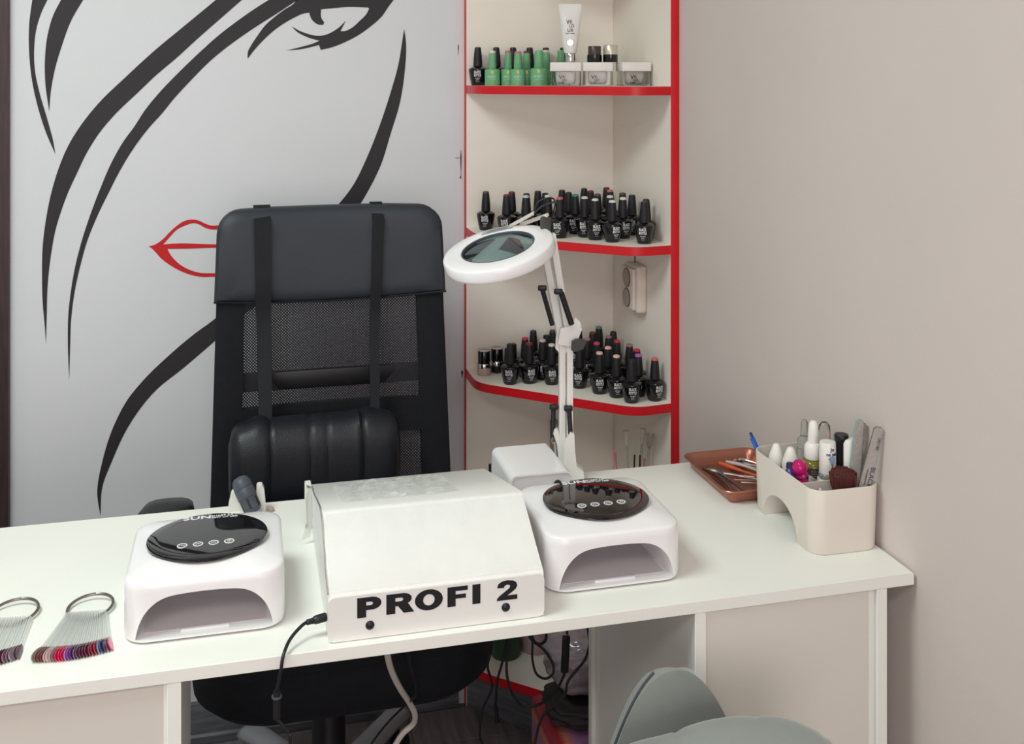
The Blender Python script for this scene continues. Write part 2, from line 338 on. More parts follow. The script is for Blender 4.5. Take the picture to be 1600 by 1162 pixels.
def smooth_poly(P, k=8, corner=50):
    P = [Vector(p) for p in P]; n = len(P); out = []
    cor = []
    for i in range(n):
        a = P[i] - P[i - 1]; b = P[(i + 1) % n] - P[i]
        cor.append(a.angle(b) > math.radians(corner))
    for i in range(n):
        p1, p2 = P[i], P[(i + 1) % n]
        p0 = P[i - 1] if not cor[i] else p1 * 2 - p2
        p3 = P[(i + 2) % n] if not cor[(i + 1) % n] else p2 * 2 - p1
        d0, d1, d2 = (p1 - p0).length, (p2 - p1).length, (p3 - p2).length
        m1 = ((p1 - p0) / d0 * d1 + (p2 - p1) / d1 * d0) / (d0 + d1) * d1
        m2 = ((p2 - p1) / d1 * d2 + (p3 - p2) / d2 * d1) / (d1 + d2) * d1
        for j in range(k):
            t = j / k
            out.append((2 * t ** 3 - 3 * t * t + 1) * p1 + (t ** 3 - 2 * t * t + t) * m1 + (3 * t * t - 2 * t ** 3) * p2 + (t ** 3 - t * t) * m2)
    return out
for key, poly in MURAL.items():
    q = smooth_poly(poly)
    tri = tessellate_polygon([[Vector((p[0], p[1], 0)) for p in q]])
    g = G().add([(p[0], -0.0008, p[1]) for p in q], [tuple(t) for t in tri])
    bmesh.ops.recalc_face_normals(g.bm, faces=g.bm.faces); g = g.mesh('print', 0)
    o = obj('printed_lips' if key.startswith('lips') else ('printed_eye' if key == 'eye' else 'printed_line'), g, M_inkred if key.startswith('lips') else M_ink, wall_back)
    if key == 'lips': o['label'] = 'red outlined lips printed on the white wall'
# dark wear marks where the shelf rubs the wallpaper
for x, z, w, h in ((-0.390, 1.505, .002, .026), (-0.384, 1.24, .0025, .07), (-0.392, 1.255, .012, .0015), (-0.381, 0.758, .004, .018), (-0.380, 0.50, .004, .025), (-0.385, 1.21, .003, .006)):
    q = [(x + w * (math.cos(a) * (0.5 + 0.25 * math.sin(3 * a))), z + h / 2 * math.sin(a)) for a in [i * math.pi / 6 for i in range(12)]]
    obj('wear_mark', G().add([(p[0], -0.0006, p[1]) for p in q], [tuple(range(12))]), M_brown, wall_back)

# ================================================================ corner shelf unit
cs = thing('corner_shelf', 'white corner shelf unit with red edge banding in the room corner', 'shelf unit', (-0.19, -0.19, 0))
wpart('side_panel', G().box((-0.018, -0.3655, 0), (0, -0.0005, 2.35)), M_shelfw, cs)
wpart('back_panel', G().box((-0.3745, -0.016, 0), (-0.0185, -0.0005, 2.35)), M_shelfw, cs)
wpart('edge_band', G().box((-0.0185, -0.3675, 0), (0, -0.3656, 2.35), 0.0005), M_red, cs, 'red front edge of the side panel')
wpart('edge_band', G().box((-0.3765, -0.0165, 0), (-0.3746, -0.0005, 2.35), 0.0005), M_red, cs, 'red left edge of the back panel')
def fillet(P, i, r, n=6):
    a, b, c = Vector(P[i - 1]), Vector(P[i]), Vector(P[i + 1])
    u, v = (a - b).normalized(), (c - b).normalized(); turn = math.pi - u.angle(v); L = r * math.tan(turn / 2)
    p, q = b + u * L, b + v * L
    return [((1 - t) ** 2 * p + 2 * t * (1 - t) * b + t * t * q) for t in [k / n for k in range(n + 1)]]
_P = [(-0.3735, -0.0165), (-0.3735, -0.1264), (-0.0976, -0.376), (-0.0185, -0.3655)]
FRONT = [Vector(_P[0])] + fillet(_P, 1, 0.085) + fillet(_P, 2, 0.07) + [Vector(_P[3])]
for zt in (2.07, 1.745, 1.4223, 1.0965, 0.7725, 0.4475, 0.1420):
    poly = [(p.x, p.y) for p in FRONT] + [(-0.0185, -0.0165)]
    sh = wpart('shelf', G().prism(poly, 'z', zt - 0.0178, zt), M_shelfw, cs)
    off = []
    for i, p in enumerate(FRONT):
        t = (FRONT[min(i + 1, len(FRONT) - 1)] - FRONT[max(i - 1, 0)]).normalized(); off.append(p + Vector((t.y, -t.x)) * -0.0018 * -1)
    # outward is away from the corner
    off = [p + (p - q) if (q - Vector((0, 0))).length < p.length else q for p, q in zip(FRONT, off)]
    g = G().rings([[(p.x, p.y, zt - 0.018), (q.x, q.y, zt - 0.018), (q.x, q.y, zt), (p.x, p.y, zt)] for p, q in zip(FRONT, off)])
    bmesh.ops.translate(g.bm, vec=-Vector(abs_loc(cs)), verts=g.bm.verts)
    e = obj('edge_band', g, M_red, sh); e['label'] = 'red front edge of the shelf'
wpart('plinth', G().prism([(-0.373, -0.0165), (-0.101, -0.315), (-0.0185, -0.33), (-0.0185, -0.0165)], 'z', 0.0, 0.1235), M_base, cs, 'grey wood plinth')

# double wall socket
so = thing('wall_socket', 'white double wall socket under the middle shelf on the right panel', 'socket', (-0.018, -0.193, 0.926))
wpart('housing', G().box((-0.042, -0.2335, 0.928), (-0.0181, -0.153, 1.030), 0.006, 3), M_socket, so)
fp = wpart('face_plate', G().box((-0.050, -0.2275, 0.934), (-0.0415, -0.158, 1.024), 0.003, 2), M_socket, so)
for zc in (1.001, 0.957):
    g = G()
    n = 20
    def ring(x, r): return [(x, -0.193 + r * math.cos(2 * math.pi * i / n), zc + r * math.sin(2 * math.pi * i / n)) for i in range(n)]
    g.rings([ring(-0.0502, 0.0205), ring(-0.0512, 0.0205), ring(-0.0512, 0.0195), ring(-0.0503, 0.0188)], False, True)
    wpart('socket_hole', g, M_socketd, so)
    g = G()
    g.rings([ring(-0.0503, 0.0213), ring(-0.0515, 0.0208), ring(-0.0515, 0.0196), ring(-0.0503, 0.0195)], False, False)
    wpart('ring', g, M_brown, so)
single('hook_pin', G().tube([(-0.094, -0.36, 1.078), (-0.094, -0.36, 1.063)], 0.0015, 6, 0), M_blkpl, 'tiny black pin under the front corner of the middle shelf', 'pin')

# ================================================================ desk
dk = thing('manicure_desk', 'long white laminate manicure desk with two pedestals', 'desk', (-0.88, -0.94, 0))
wpart('tabletop', G().box((-1.75, -1.1636, 0.7707), (-0.0045, -0.7165, 0.786), 0.0007, 1), M_lam, dk)
wpart('side_panel', G().box((-0.9475, -1.163, 0.0), (-0.9326, -0.957, 0.7705), 0.0005, 1), M_lam, dk)
wpart('side_panel', G().box((-1.745, -1.163, 0.0), (-1.730, -0.957, 0.7705), 0.0005, 1), M_lam, dk)
wpart('front_panel', G().box((-1.729, -1.157, 0.0), (-0.9512, -1.142, 0.7705), 0.0005, 1), M_panel, dk)
wpart('back_panel', G().box((-1.729, -0.975, 0.0), (-0.948, -0.957, 0.7705)), M_lam, dk)
wpart('side_panel', G().box((-0.3168, -1.163, 0.0), (-0.3021, -0.7605, 0.7705), 0.0005, 1), M_lam, dk)
wpart('side_panel', G().box((-0.0599, -1.163, 0.0), (-0.0447, -0.7605, 0.7705), 0.0005, 1), M_lam, dk)
wpart('front_panel', G().box((-0.3019, -1.161, 0.0), (-0.0705, -1.146, 0.7705), 0.0005, 1), M_panel, dk)
wpart('back_panel', G().box((-0.3019, -0.775, 0.0), (-0.0600, -0.7605, 0.7705)), M_lam, dk)
wpart('filler_strip', G().box((-0.9515, -1.1585, 0.0), (-0.9474, -1.145, 0.7705)), M_lam, dk)
wpart('filler_strip', G().box((-0.0708, -1.156, 0.0), (-0.0597, -1.145, 0.7705)), M_lam, dk)
wpart('rear_strip', G().box((-0.325, -0.7755, 0.0), (-0.3169, -0.7605, 0.7705), 0.0005, 1), M_lam, dk)

# ================================================================ black office chair
CX = -0.697
def yb(x, z): return -0.302 + (z - 0.55) * 0.09 - 0.45 * (x - CX) ** 2 + 0.012
def hw(z): return 0.2370 - (z - 0.6) * 0.026
ch = thing('office_chair', 'black high-backed mesh office chair with leather headrest behind the desk', 'chair', (CX, -0.40, 0))
# fabric frame sheet with two mesh windows
g = G(); us = [-1, -0.955, -0.86, -0.76, -0.5, -0.25, 0, 0.25, 0.5, 0.76, 0.86, 0.955, 1]; vs_ = [0.47, 0.53, 0.58, 0.64, 0.735, 0.765, 0.798, 0.86, 0.92, 0.97, 1.03, 1.05]
idx = {}
for j, z in enumerate(vs_):
    for i, u in enumerate(us):
        x = CX + u * (hw(z) - 0.004)
        idx[i, j, 0] = g.bm.verts.new((x, yb(x, z) - 0.004 + 0.006 * (abs(u) > .97), z)); idx[i, j, 1] = g.bm.verts.new((x, yb(x, z) + 0.018, z))
def kept(i, j):
    if not (0 <= i < len(us) - 1 and 0 <= j < len(vs_) - 1): return False
    zc = (vs_[j] + vs_[j + 1]) / 2; uc = (us[i] + us[i + 1]) / 2
    return not (abs(uc) < 0.76 and (0.58 < zc < 0.735 or 0.798 < zc < 1.03))
for j in range(len(vs_) - 1):
    for i in range(len(us) - 1):
        if not kept(i, j): continue
        for s_ in (0, 1): g.bm.faces.new((idx[i, j, s_], idx[i + 1, j, s_], idx[i + 1, j + 1, s_], idx[i, j + 1, s_]))
        for (di, dj), (p, q) in (((-1, 0), ((i, j), (i, j + 1))), ((1, 0), ((i + 1, j), (i + 1, j + 1))), ((0, -1), ((i, j), (i + 1, j))), ((0, 1), ((i, j + 1), (i + 1, j + 1)))):
            if not kept(i + di, j + dj): g.bm.faces.new((idx[p + (0,)], idx[q + (0,)], idx[q + (1,)], idx[p + (1,)]))
wpart('back_frame', g, M_blkfab, ch)
# see-through mesh
M_mesh = bpy.data.materials.new('chair mesh'); M_mesh.use_nodes = True
nt = M_mesh.node_tree; b = nt.nodes['Principled BSDF']; b.inputs['Base Color'].default_value = (0.012, 0.012, 0.018, 1); b.inputs['Roughness'].default_value = 0.7
tc = nt.nodes.new('ShaderNodeTexCoord'); mp = nt.nodes.new('ShaderNodeMapping'); nt.links.new(tc.outputs['Object'], mp.inputs[0])
mp.inputs['Rotation'].default_value = (0, math.radians(45), 0)
sep = nt.nodes.new('ShaderNodeSeparateXYZ'); nt.links.new(mp.outputs[0], sep.inputs[0])
def fr(sock, per):
    a = nt.nodes.new('ShaderNodeMath'); a.operation = 'MULTIPLY'; a.inputs[1].default_value = 2 * math.pi / per; nt.links.new(sock, a.inputs[0])
    c = nt.nodes.new('ShaderNodeMath'); c.operation = 'SINE'; nt.links.new(a.outputs[0], c.inputs[0]); return c.outputs[0]
s1, s2 = fr(sep.outputs[0], 0.0040), fr(sep.outputs[2], 0.0040)
ad = nt.nodes.new('ShaderNodeMath'); ad.operation = 'ADD'; nt.links.new(s1, ad.inputs[0]); nt.links.new(s2, ad.inputs[1])
gt = nt.nodes.new('ShaderNodeMath'); gt.operation = 'GREATER_THAN'; gt.inputs[1].default_value = 1.0; nt.links.new(ad.outputs[0], gt.inputs[0])
iv = nt.nodes.new('ShaderNodeMath'); iv.operation = 'SUBTRACT'; iv.inputs[0].default_value = 1.0; nt.links.new(gt.outputs[0], iv.inputs[1])
nt.links.new(iv.outputs[0], b.inputs['Alpha'])
for z0, z1 in ((0.575, 0.74), (0.793, 1.035)):
    for dy in (0.008,):
        g = G(); R = []
        for k in range(7):
            z = z0 + (z1 - z0) * k / 6
            R.append([(CX + u * 0.78 * hw(z), yb(CX + u * 0.78 * hw(z), z) + dy, z) for u in [-1 + i / 6 for i in range(13)]])
        g.rings(R, False, False, closed=False)
        wpart('mesh_panel', g, M_mesh, ch)
wpart('support_bar', G().box((CX - 0.185, -0.262, 0.825), (CX + 0.185, -0.246, 0.862), 0.004), M_blkpl, ch)
0 and wpart('support_bar', G().tube([(CX - 0.19, -0.245, 0.98), (CX - 0.10, -0.24, 0.93), (CX, -0.235, 0.86), (CX + 0.1, -0.24, 0.93), (CX + 0.19, -0.245, 0.98)], 0.011), M_blkpl, ch)
# leather headrest
def head_outline(inset, dy):
    pts = []; zt = 1.181
    for i in range(13):                                  # bottom edge, sagging in the middle
        u = -1 + i / 6; z = 0.998 + 0.012 * u * u + inset * .5
        x = CX + u * (hw(z) - inset); pts.append((x, z))
    for a in range(0, 7):                                # right top corner
        an = math.radians(90 * a / 6); r = 0.045
        pts.append((CX + hw(zt) - inset - r + r * math.cos(an), zt - inset - r + r * math.sin(an)))
    for i in range(1, 6):
        u = 1 - i / 3; pts.append((CX + u * (hw(zt) - 0.05), zt - inset + 0.0015))
    for a in range(0, 7):
        an = math.radians(90 + 90 * a / 6); r = 0.045
        pts.append((CX - hw(zt) + inset + r + r * math.cos(an), zt - inset - r + r * math.sin(an)))
    return [(x, yb(x, z) + dy, z) for x, z in pts]
g = G(); g.rings([head_outline(0.05, -0.0185), head_outline(0.02, -0.0175), head_outline(0.006, -0.013), head_outline(0.0, -0.004), head_outline(0.0, 0.022), head_outline(0.012, 0.034), head_outline(0.04, 0.036)])
wpart('headrest', g, M_headleather, ch)
wpart('piping', G().tube([(CX + u * hw(1.0) * 1.0, yb(CX + u * hw(1.0), 1.0) - 0.010, 0.997 + 0.012 * u * u) for u in [-1 + i / 8 for i in range(17)]], 0.0026, 6, 2), M_blkleather, ch)
g = G()
R = []
for z, ins in ((0.405, 0.06), (0.412, 0.02), (0.43, 0.004), (0.46, 0.0), (0.49, 0.006), (0.505, 0.03), (0.512, 0.09)):
    R.append(rrect(CX - 0.255 + ins, CX + 0.255 - ins, -0.69 + ins, -0.21 - ins, 0.13 - ins * .5, z, 8))
g.rings(R); wpart('seat', g, M_blkfab, ch)
wpart('seat_mechanism', G().box((CX - 0.09, -0.50, 0.36), (CX + 0.09, -0.28, 0.405), 0.01), M_blkpl, ch)
wpart('back_bracket', G().tube([(CX, -0.3, 0.38), (CX, -0.19, 0.40), (CX, -0.215, 0.5), (CX, -0.24, 0.64)], 0.02, 8), M_blkpl, ch)
wpart('gas_column', G().lathe([(0.036, 0.06), (0.036, 0.14), (0.031, 0.15), (0.031, 0.36)], 20, (-0.714, -0.40, 0)), M_blkpl, ch)
for s in (-1, 1):
    ax = CX + s * 0.305; dz = -0.014 if s > 0 else 0
    g = G(); R = []
    for y, w, t, zz in ((-0.475, 0.010, 0.004, 0.634), (-0.47, 0.036, 0.016, 0.641), (-0.45, 0.048, 0.023, 0.648), (-0.40, 0.051, 0.026, 0.650), (-0.34, 0.045, 0.022, 0.642), (-0.32, 0.03, 0.014, 0.638), (-0.312, 0.012, 0.006, 0.634)):
        R.append([(ax + w * math.copysign(abs(math.cos(a)) ** .7, math.cos(a)), y, zz + dz + t * math.copysign(abs(math.sin(a)) ** .7, math.sin(a))) for a in [i * math.pi / 8 for i in range(16)]])
    g.rings(R)
    ar = wpart('armrest', g, M_blkpl, ch)
    g = G().tube([(ax, -0.35, 0.640), (ax + s * 0.004, -0.34, 0.55), (ax - s * 0.02, -0.36, 0.44), (ax - s * 0.16, -0.36, 0.40)], 0.016, 8)
    bmesh.ops.translate(g.bm, vec=-Vector(abs_loc(ch)), verts=g.bm.verts)
    obj('arm_support', g, M_blkpl, ar)
for k, adeg in enumerate((56, 119, 191, 263, 335)):
    a = math.radians(adeg); d = Vector((math.cos(a), math.sin(a), 0)); c0 = Vector((-0.714, -0.40, 0))
    g = G(); R = []
    side = Vector((-d.y, d.x, 0))
    for t, w, h, z in ((0.02, 0.032, 0.024, 0.120), (0.12, 0.028, 0.020, 0.110), (0.24, 0.025, 0.018, 0.100), (0.285, 0.028, 0.016, 0.094), (0.308, 0.022, 0.014, 0.085), (0.322, 0.008, 0.006, 0.074)):
        R.append([c0 + d * t + side * w * math.cos(q) + Vector((0, 0, z + h * math.sin(q))) for q in [i * math.pi / 6 for i in range(12)]])
    g.rings(R); leg = wpart('base_leg', g, M_silver, ch)
    cp = c0 + d * 0.285
    g = G()
    for s in (-1, 1):
        o = G().lathe([(0.010, -0.008), (0.024, -0.007), (0.026, 0), (0.024, 0.007), (0.010, 0.008)], 16)
        M = Matrix.Translation((cp.x + side.x * s * 0.012, cp.y + side.y * s * 0.012, 0.030)) @ Matrix.Rotation(a, 4, 'Z') @ Matrix.Rotation(math.pi / 2, 4, 'X')
        g.merge(o, M)
    g.tube([(cp.x, cp.y, 0.03), (cp.x, cp.y, 0.072)], 0.006, 8, 0)
    bmesh.ops.translate(g.bm, vec=-Vector(abs_loc(ch)), verts=g.bm.verts)
    obj('castor', g, M_blkpl, leg)

# lumbar cushion hung by two straps
lc = thing('lumbar_cushion', 'black leather lumbar cushion strapped to the chair back', 'cushion', (-0.735, -0.345, 0.635))
g = G(); x0, x1 = -0.895, -0.576; seams = (0.23, 0.46, 0.56, 0.765)
R = []
for k in range(0, 61):
    t = k / 60; e = min(1, (1 - abs(2 * t - 1) ** 14) ** 0.5 * 1.0 + 0.0)
    gr = 1 - 0.07 * max(math.exp(-((t - s_) / 0.007) ** 2) for s_ in seams)
    hgt = 0.082 * (0.5 + 0.5 * e) * gr; dep = 0.052 * (0.25 + 0.75 * e) * gr
    hgt += 0.006 * (math.exp(-((t - 0.17) / 0.05) ** 2) + math.exp(-((t - 0.80) / 0.06) ** 2))
    x = x0 + (x1 - x0) * t
    R.append([(x, -0.35 - 0.3 * (x - CX) ** 2 + dep * math.copysign(abs(math.cos(a)) ** .8, math.cos(a)), 0.718 + hgt * math.copysign(abs(math.sin(a)) ** .75, math.sin(a))) for a in [i * math.pi / 14 for i in range(28)]])
g.rings(R); wpart('cushion_body', g, M_blkleather, lc)
for xt, xbm, wt in ((-0.833, -0.828, 0.0165), (-0.605, -0.621, 0.012)):
    g = G(); R = []
    for k in range(13):
        t = k / 12; z = 1.186 - t * (1.186 - 0.796); x = xt + (xbm - xt) * t
        y = yb(x, z) - (0.0225 + 0.010 * min(1, (1.19 - z) / .03) if z > 0.995 else 0.020) - max(0, t - 0.6) * 0.12; w = wt * (1 - 0.25 * t)
        if k == 0: y = yb(x, z) + 0.01
        R.append([(x - w, y - 0.001, z), (x + w, y - 0.001, z), (x + w, y + 0.001, z), (x - w, y + 0.001, z)])
    R.insert(0, [(xt - wt, -0.195, 1.15), (xt + wt, -0.195, 1.15), (xt + wt, -0.197, 1.15), (xt - wt, -0.197, 1.15)])
    R.insert(1, [(xt - wt, -0.205, 1.185), (xt + wt, -0.205, 1.185), (xt + wt, -0.207, 1.183), (xt - wt, -0.207, 1.183)])
    g.rings(R); wpart('strap', g, M_strap, lc)
for s_ in seams:
    x = x0 + (x1 - x0) * s_
    pts = [(x, -0.35 - 0.3 * (x - CX) ** 2 + 0.0505 * math.cos(a), 0.718 + 0.079 * math.copysign(abs(math.sin(a)) ** .75, math.sin(a))) for a in [math.radians(q) for q in range(100, 265, 15)]]
    wpart('seam', G().tube(pts, 0.0012, 5, 2), M_blkfab, lc)

# ================================================================ grey client chair in front of the desk
gc = thing('velvet_chair', 'grey velvet tub chair with channel-stitched roll in front of the desk', 'chair', (-0.40, -1.45, 0))
g = G(); R = []; zp = 0.7385
for k in range(23):
    z = zp - 0.0001 - (k / 22) ** 2.7 * 0.33; h = 0.234 * (zp - z) ** 0.5 + 0.0004
    us_ = [-1 + i / 8 for i in range(17)]; th = min(.020, .004 + h * .5)
    R.append([(-0.364 + u * h, -1.222 - 0.012 * u * min(1, h / .05) + 0.10 * u * u * h, z) for u in us_] + [(-0.364 + u * h * .97, -1.222 - 0.012 * u * min(1, h / .05) + 0.10 * u * u * h + th, z) for u in reversed(us_)])
g.rings(R)
wpart('backrest_shell', g, M_velvet, gc)
edge_shade = []
for k in range(22, 5, -1):
    z = zp - 0.0001 - (k / 22) ** 2.7 * 0.33; h = 0.234 * (zp - z) ** 0.5 + 0.0004; edge_shade.append((-0.364 - h, -1.222 + 0.012 + 0.10 * h + 0.004, z))
wpart('piping', G().tube(edge_shade, 0.0022, 6, 2), M_velvetd, gc)  # dark strip paints in the shade on the shell's left edge face
path = [(-0.50, -1.30, 0.625), (-0.4436, -1.2925, 0.650), (-0.3948, -1.300, 0.6615), (-0.3495, -1.310, 0.676), (-0.2984, -1.330, 0.684), (-0.2675, -1.345, 0.676), (-0.250, -1.354, 0.664)]
cp_ = catmull(path, 8); n = len(cp_)
def bul(t):
    s_ = 1 - 0.05 * max(math.exp(-((t - q) / 0.014) ** 2) for q in (0.15, 0.38, 0.62, 0.86))
    return s_ * (min(1, ((1 - t) / 0.12)) ** 0.5 if t > 0.88 else 1) + 0.02
wpart('padded_roll', G().tube(path, 0.046, 20, 8, taper=bul), M_velvet, gc)
pp = [Vector(p) + Vector((0.012, -0.036, 0.020)) for p in path[1:6]]
wpart('piping', G().tube(pp, 0.0018, 6, 6), M_velvetd, gc)
g = G(); g.rings([rrect(-0.62 + i_, -0.22 - i_, -1.68 + i_, -1.24 - i_, 0.08, z, 6) for z, i_ in ((0.33, .02), (0.34, 0), (0.44, 0), (0.46, .02), (0.465, .06))])
wpart('seat', g, M_velvet, gc)
g = G(); g.rings([rrect(-0.52 + i_, -0.225 - i_, -1.335 + i_, -1.255 - i_, 0.035, z, 5) for z, i_ in ((0.44, 0), (0.60, .0), (0.66, .01))])
wpart('back_support', g, M_velvet, gc)
for x in (-0.57, -0.27):
    for y in (-1.63, -1.29):
        wpart('leg', G().lathe([(0.010, 0.004), (0.018, 0.335)], 12, (x, y, 0)), M_blkpl, gc)

# ================================================================ lamps for curing nails
def superel(a, b, e, n, z0):
    return [(a * math.copysign(abs(math.cos(t)) ** (2 / e), math.cos(t)), z0 + b * abs(math.sin(t)) ** (2 / e)) for t in [math.pi * i / n for i in range(n + 1)]]
_a = [(.0780, .0055), (.0765, .014), (.0735, .024), (.068, .035), (.060, .044), (.050, .0505), (.038, .054), (.020, .0555), (0, .056)]
ARCH = [tuple(p)[:2] for p in catmull([(x, z, 0) for x, z in _a], 3)]
ARCH = ARCH + [(-x, z) for x, z in reversed(ARCH[:-1])]
def curing_lamp(label, loc):
    t = thing('nail_lamp', label, 'nail lamp', loc, 0, 'nail curing lamps on the desk')
    g = G(); R = []
    for z, i_ in ((0, .006), (.003, .001), (.010, 0), (.060, .0006), (.0685, .0010), (.0708, .0022), (.0720, .0046), (.0728, .009), (.0765, .022), (.0800, .038), (.0815, .055), (.082, .075)):
        R.append(rrect(-.0925 + i_, .0925 - i_, -.090 + i_, .090 - i_ * .8, max(.012, .028 - i_ * .10), z, 8))
    g.rings(R); body = g.mesh('lamp_body')
    c = G(); n = 24; RR = []
    for y, k in ((-.12, 1.0), (-.0895, 1.0), (-.06, .97), (.02, .90), (.062, .80)):
        sec = [(x * k, .0055 + (z - .0055) * k + (1 - k) * .004) for x, z in ARCH]
        RR.append([(x, y, z) for x, z in sec])
    c.rings(RR); cut = c.mesh('cut')
    a = bpy.data.objects.new('a', body); b_ = bpy.data.objects.new('b', cut); COL.objects.link(a); COL.objects.link(b_)
    md = a.modifiers.new('m', 'BOOLEAN'); md.object = b_; md.operation = 'DIFFERENCE'; md.solver = 'EXACT'
    me = bpy.data.meshes.new_from_object(a.evaluated_get(bpy.context.evaluated_depsgraph_get()))
    bpy.data.objects.remove(a); bpy.data.objects.remove(b_)
    for p in me.polygons: p.use_smooth = True
    me.set_sharp_from_angle(angle=math.radians(38))
    me.materials.clear(); obj('lamp_body', me, M_lamp, t)
    g = G(); g.lathe([(1.0, -.002), (1.0, .0003), (.97, .0012), (.8, .002), (.5, .0028), (.2, .0031), (0, .0032)], 48, (0, 0, .082), .073, .068)
    pn = obj('display_panel', g, M_blkgloss, t); pn['label'] = 'glossy black oval control panel'
    for i, (x, s) in enumerate(((-.029, '10s'), (-.0105, '30s'), (.008, '99s'), (.0265, ''))):
        g = G(); g.rings([[(x + r * math.cos(q), -.028 + r * math.sin(q), z) for q in [k * math.pi / 10 for k in range(20)]] for r, z in ((.0062, .0843), (.0062, .0853), (.0047, .0853), (.0047, .0843))], False, False)
        if s:
            tm = text_fit(s, x - .003, x + .003, .0028); me_map(tm, lambda c: (c.x, c.y - .0294, c.z + .0853)); g.bm.from_mesh(tm)
        else:
            g.box((x - .0005, -.0285, .0850), (x + .0005, -.0245, .0855))
            g.rings([[(x + r * math.cos(q), -.028 + r * math.sin(q), .0854) for q in [k * math.pi / 8 for k in range(16)]] for r in (.0026, .0019)], False, False)
        obj('button', g, M_print, pn)
    g = G()
    for s, x0, x1, y, h in (('SUN', -.032, .002, .049, .0095), ('SMART 2.0', .003, .030, .0535, .004), ('48W UV LED', .003, .036, .048, .0035)):
        tm = text_fit(s, x0, x1, h, bold=.02 if s == 'SUN' else .01); me_map(tm, lambda c: (c.x, c.y + y, c.z + .0838 - (c.y / h) * 0 + .0004)); g.bm.from_mesh(tm)
    obj('lettering', g, M_print, pn)
    obj('base_ridge', G().box((-.028, -.080, .0052), (.028, -.074, .0078), .0011, 2), M_lamp, t)
    obj('inner_tray', G().box((-.070, -.072, .0050), (.070, .045, .0060)), M_lamp_shaded, t)
    return t
curing_lamp('white nail curing lamp left of the lettered box, beside the colour samples', (-0.9093, -1.0145, TOP))
curing_lamp('white nail curing lamp right of the lettered box, before the magnifier arm', (-0.3990, -1.0180, TOP))
# specks inside the right-hand lamp
for x, z, r in ((-.405, .838, .0016), (-.385, .835, .0013), (-.420, .832, .001), (-.388, .834, .001), (-.440, .824, .0008)):
    pass

# ================================================================ white lettered dust extractor
pf = thing('dust_extractor', 'white folded metal nail dust extractor lettered PROFI 2', 'dust extractor', (-0.64, -0.98, TOP))
prof = [(-1.1505, .7865), (-1.1505, .8365), (-1.149, .840), (-1.046, .8955), (-1.0405, .8965), (-.817, .8455), (-.815, .843), (-.815, .7865)]
wpart('housing', G().prism(prof, 'x', -.770, -.5104), M_metalw, pf)
fpz = [(x, z) for x, y, z in [(p.x, 0, p.y) for p in rrect(-.7704, -.5100, .7868, .8385, .008, 0)]]
fpz = [(min(max(x, -.7704), -.5100), z) for x, z in fpz]
wpart('front_plate', G().prism(fpz, 'y', -1.1525, -1.1506), M_metalw, pf)
wpart('rear_flap', G().box((-.7795, -.832, .792), (-.7702, -.806, .848), .001, 1), M_metalw, pf)
g = G()
def arc(cx, cy, rx, ry, a0, a1, n=12):
    return [(cx + rx * math.cos(math.radians(a0 + (a1 - a0) * i / n)), cy + ry * math.sin(math.radians(a0 + (a1 - a0) * i / n))) for i in range(n + 1)]
GLYPH = {
    'P': [[(0, 0), (0, 1)] + arc(.60, .68, .40, .32, 90, -90) + [(.37, .36), (.37, 0)], [(.37, .77), (.37, .59)] + arc(.54, .68, .11, .09, -90, 90)],
    'R': [[(0, 0), (0, 1)] + arc(.60, .715, .34, .285, 90, -55) + [(1.03, 0), (.64, 0), (.43, .37), (.33, .37), (.33, 0)], [(.33, .79), (.33, .60)] + arc(.52, .695, .10, .095, -90, 90)],
    'O': [arc(.5, .5, .5, .53, 0, 345, 23), arc(.5, .5, .205, .29, 0, 345, 23)],
    'F': [[(0, 0), (0, 1), (1, 1), (1, .78), (.40, .78), (.40, .60), (.91, .60), (.91, .39), (.40, .39), (.40, 0)]],
    'I': [[(0, 0), (0, 1), (1, 1), (1, 0)]],
    '2': [[(0, 0), (1, 0), (1, .23), (.50, .23), (.72, .37), (.92, .53), (1.0, .70), (.95, .87), (.80, .97), (.52, 1.02), (.24, .97), (.08, .86), (.02, .67), (.34, .64), (.38, .74), (.50, .80), (.62, .77), (.66, .69), (.60, .58), (.38, .42), (.14, .24), (.03, .12)]],
}
def glyph_mesh(polys):
    c = bpy.data.curves.new('g', 'CURVE'); c.dimensions = '2D'; c.fill_mode = 'BOTH'; c.extrude = .5
    for p in polys:
        sp = c.splines.new('POLY'); sp.points.add(len(p) - 1); sp.use_cyclic_u = True
        for q, (x, y) in zip(sp.points, p): q.co = (x, y, 0, 1)
    o = bpy.data.objects.new('g', c); COL.objects.link(o)
    me = bpy.data.meshes.new_from_object(o.evaluated_get(bpy.context.evaluated_depsgraph_get()))
    bpy.data.objects.remove(o); bpy.data.curves.remove(c); me.materials.clear(); return me
for s, a, b in (('P', 95, 278), ('R', 315, 522), ('O', 533, 750), ('F', 786, 945), ('I', 982, 1045), ('2', 1175, 1340)):
    a = -.7369 + (a - 95) * .1927 / 1245; b = -.7369 + (b - 95) * .1927 / 1245
    g = G()
    tm = glyph_mesh(GLYPH[s]); me_map(tm, lambda c: (a + (b - a) * c.x, -1.1526 - (.0004 if c.z > 0 else 0), .8120 + .0232 * c.y)); g.bm.from_mesh(tm)
    wpart('letter', g, M_blkpl, pf)
for x, z in ((-.722, .8022), (-.5585, .8033)):
    o = G().lathe([(.0052, 0), (.0052, .001), (.004, .0022), (.0015, .003), (0, .0031)], 20)
    g = G().merge(o, Matrix.Translation((x, -1.1525, z)) @ Matrix.Rotation(math.pi / 2, 4, 'X')); wpart('screw_cap', g, M_blkpl, pf)
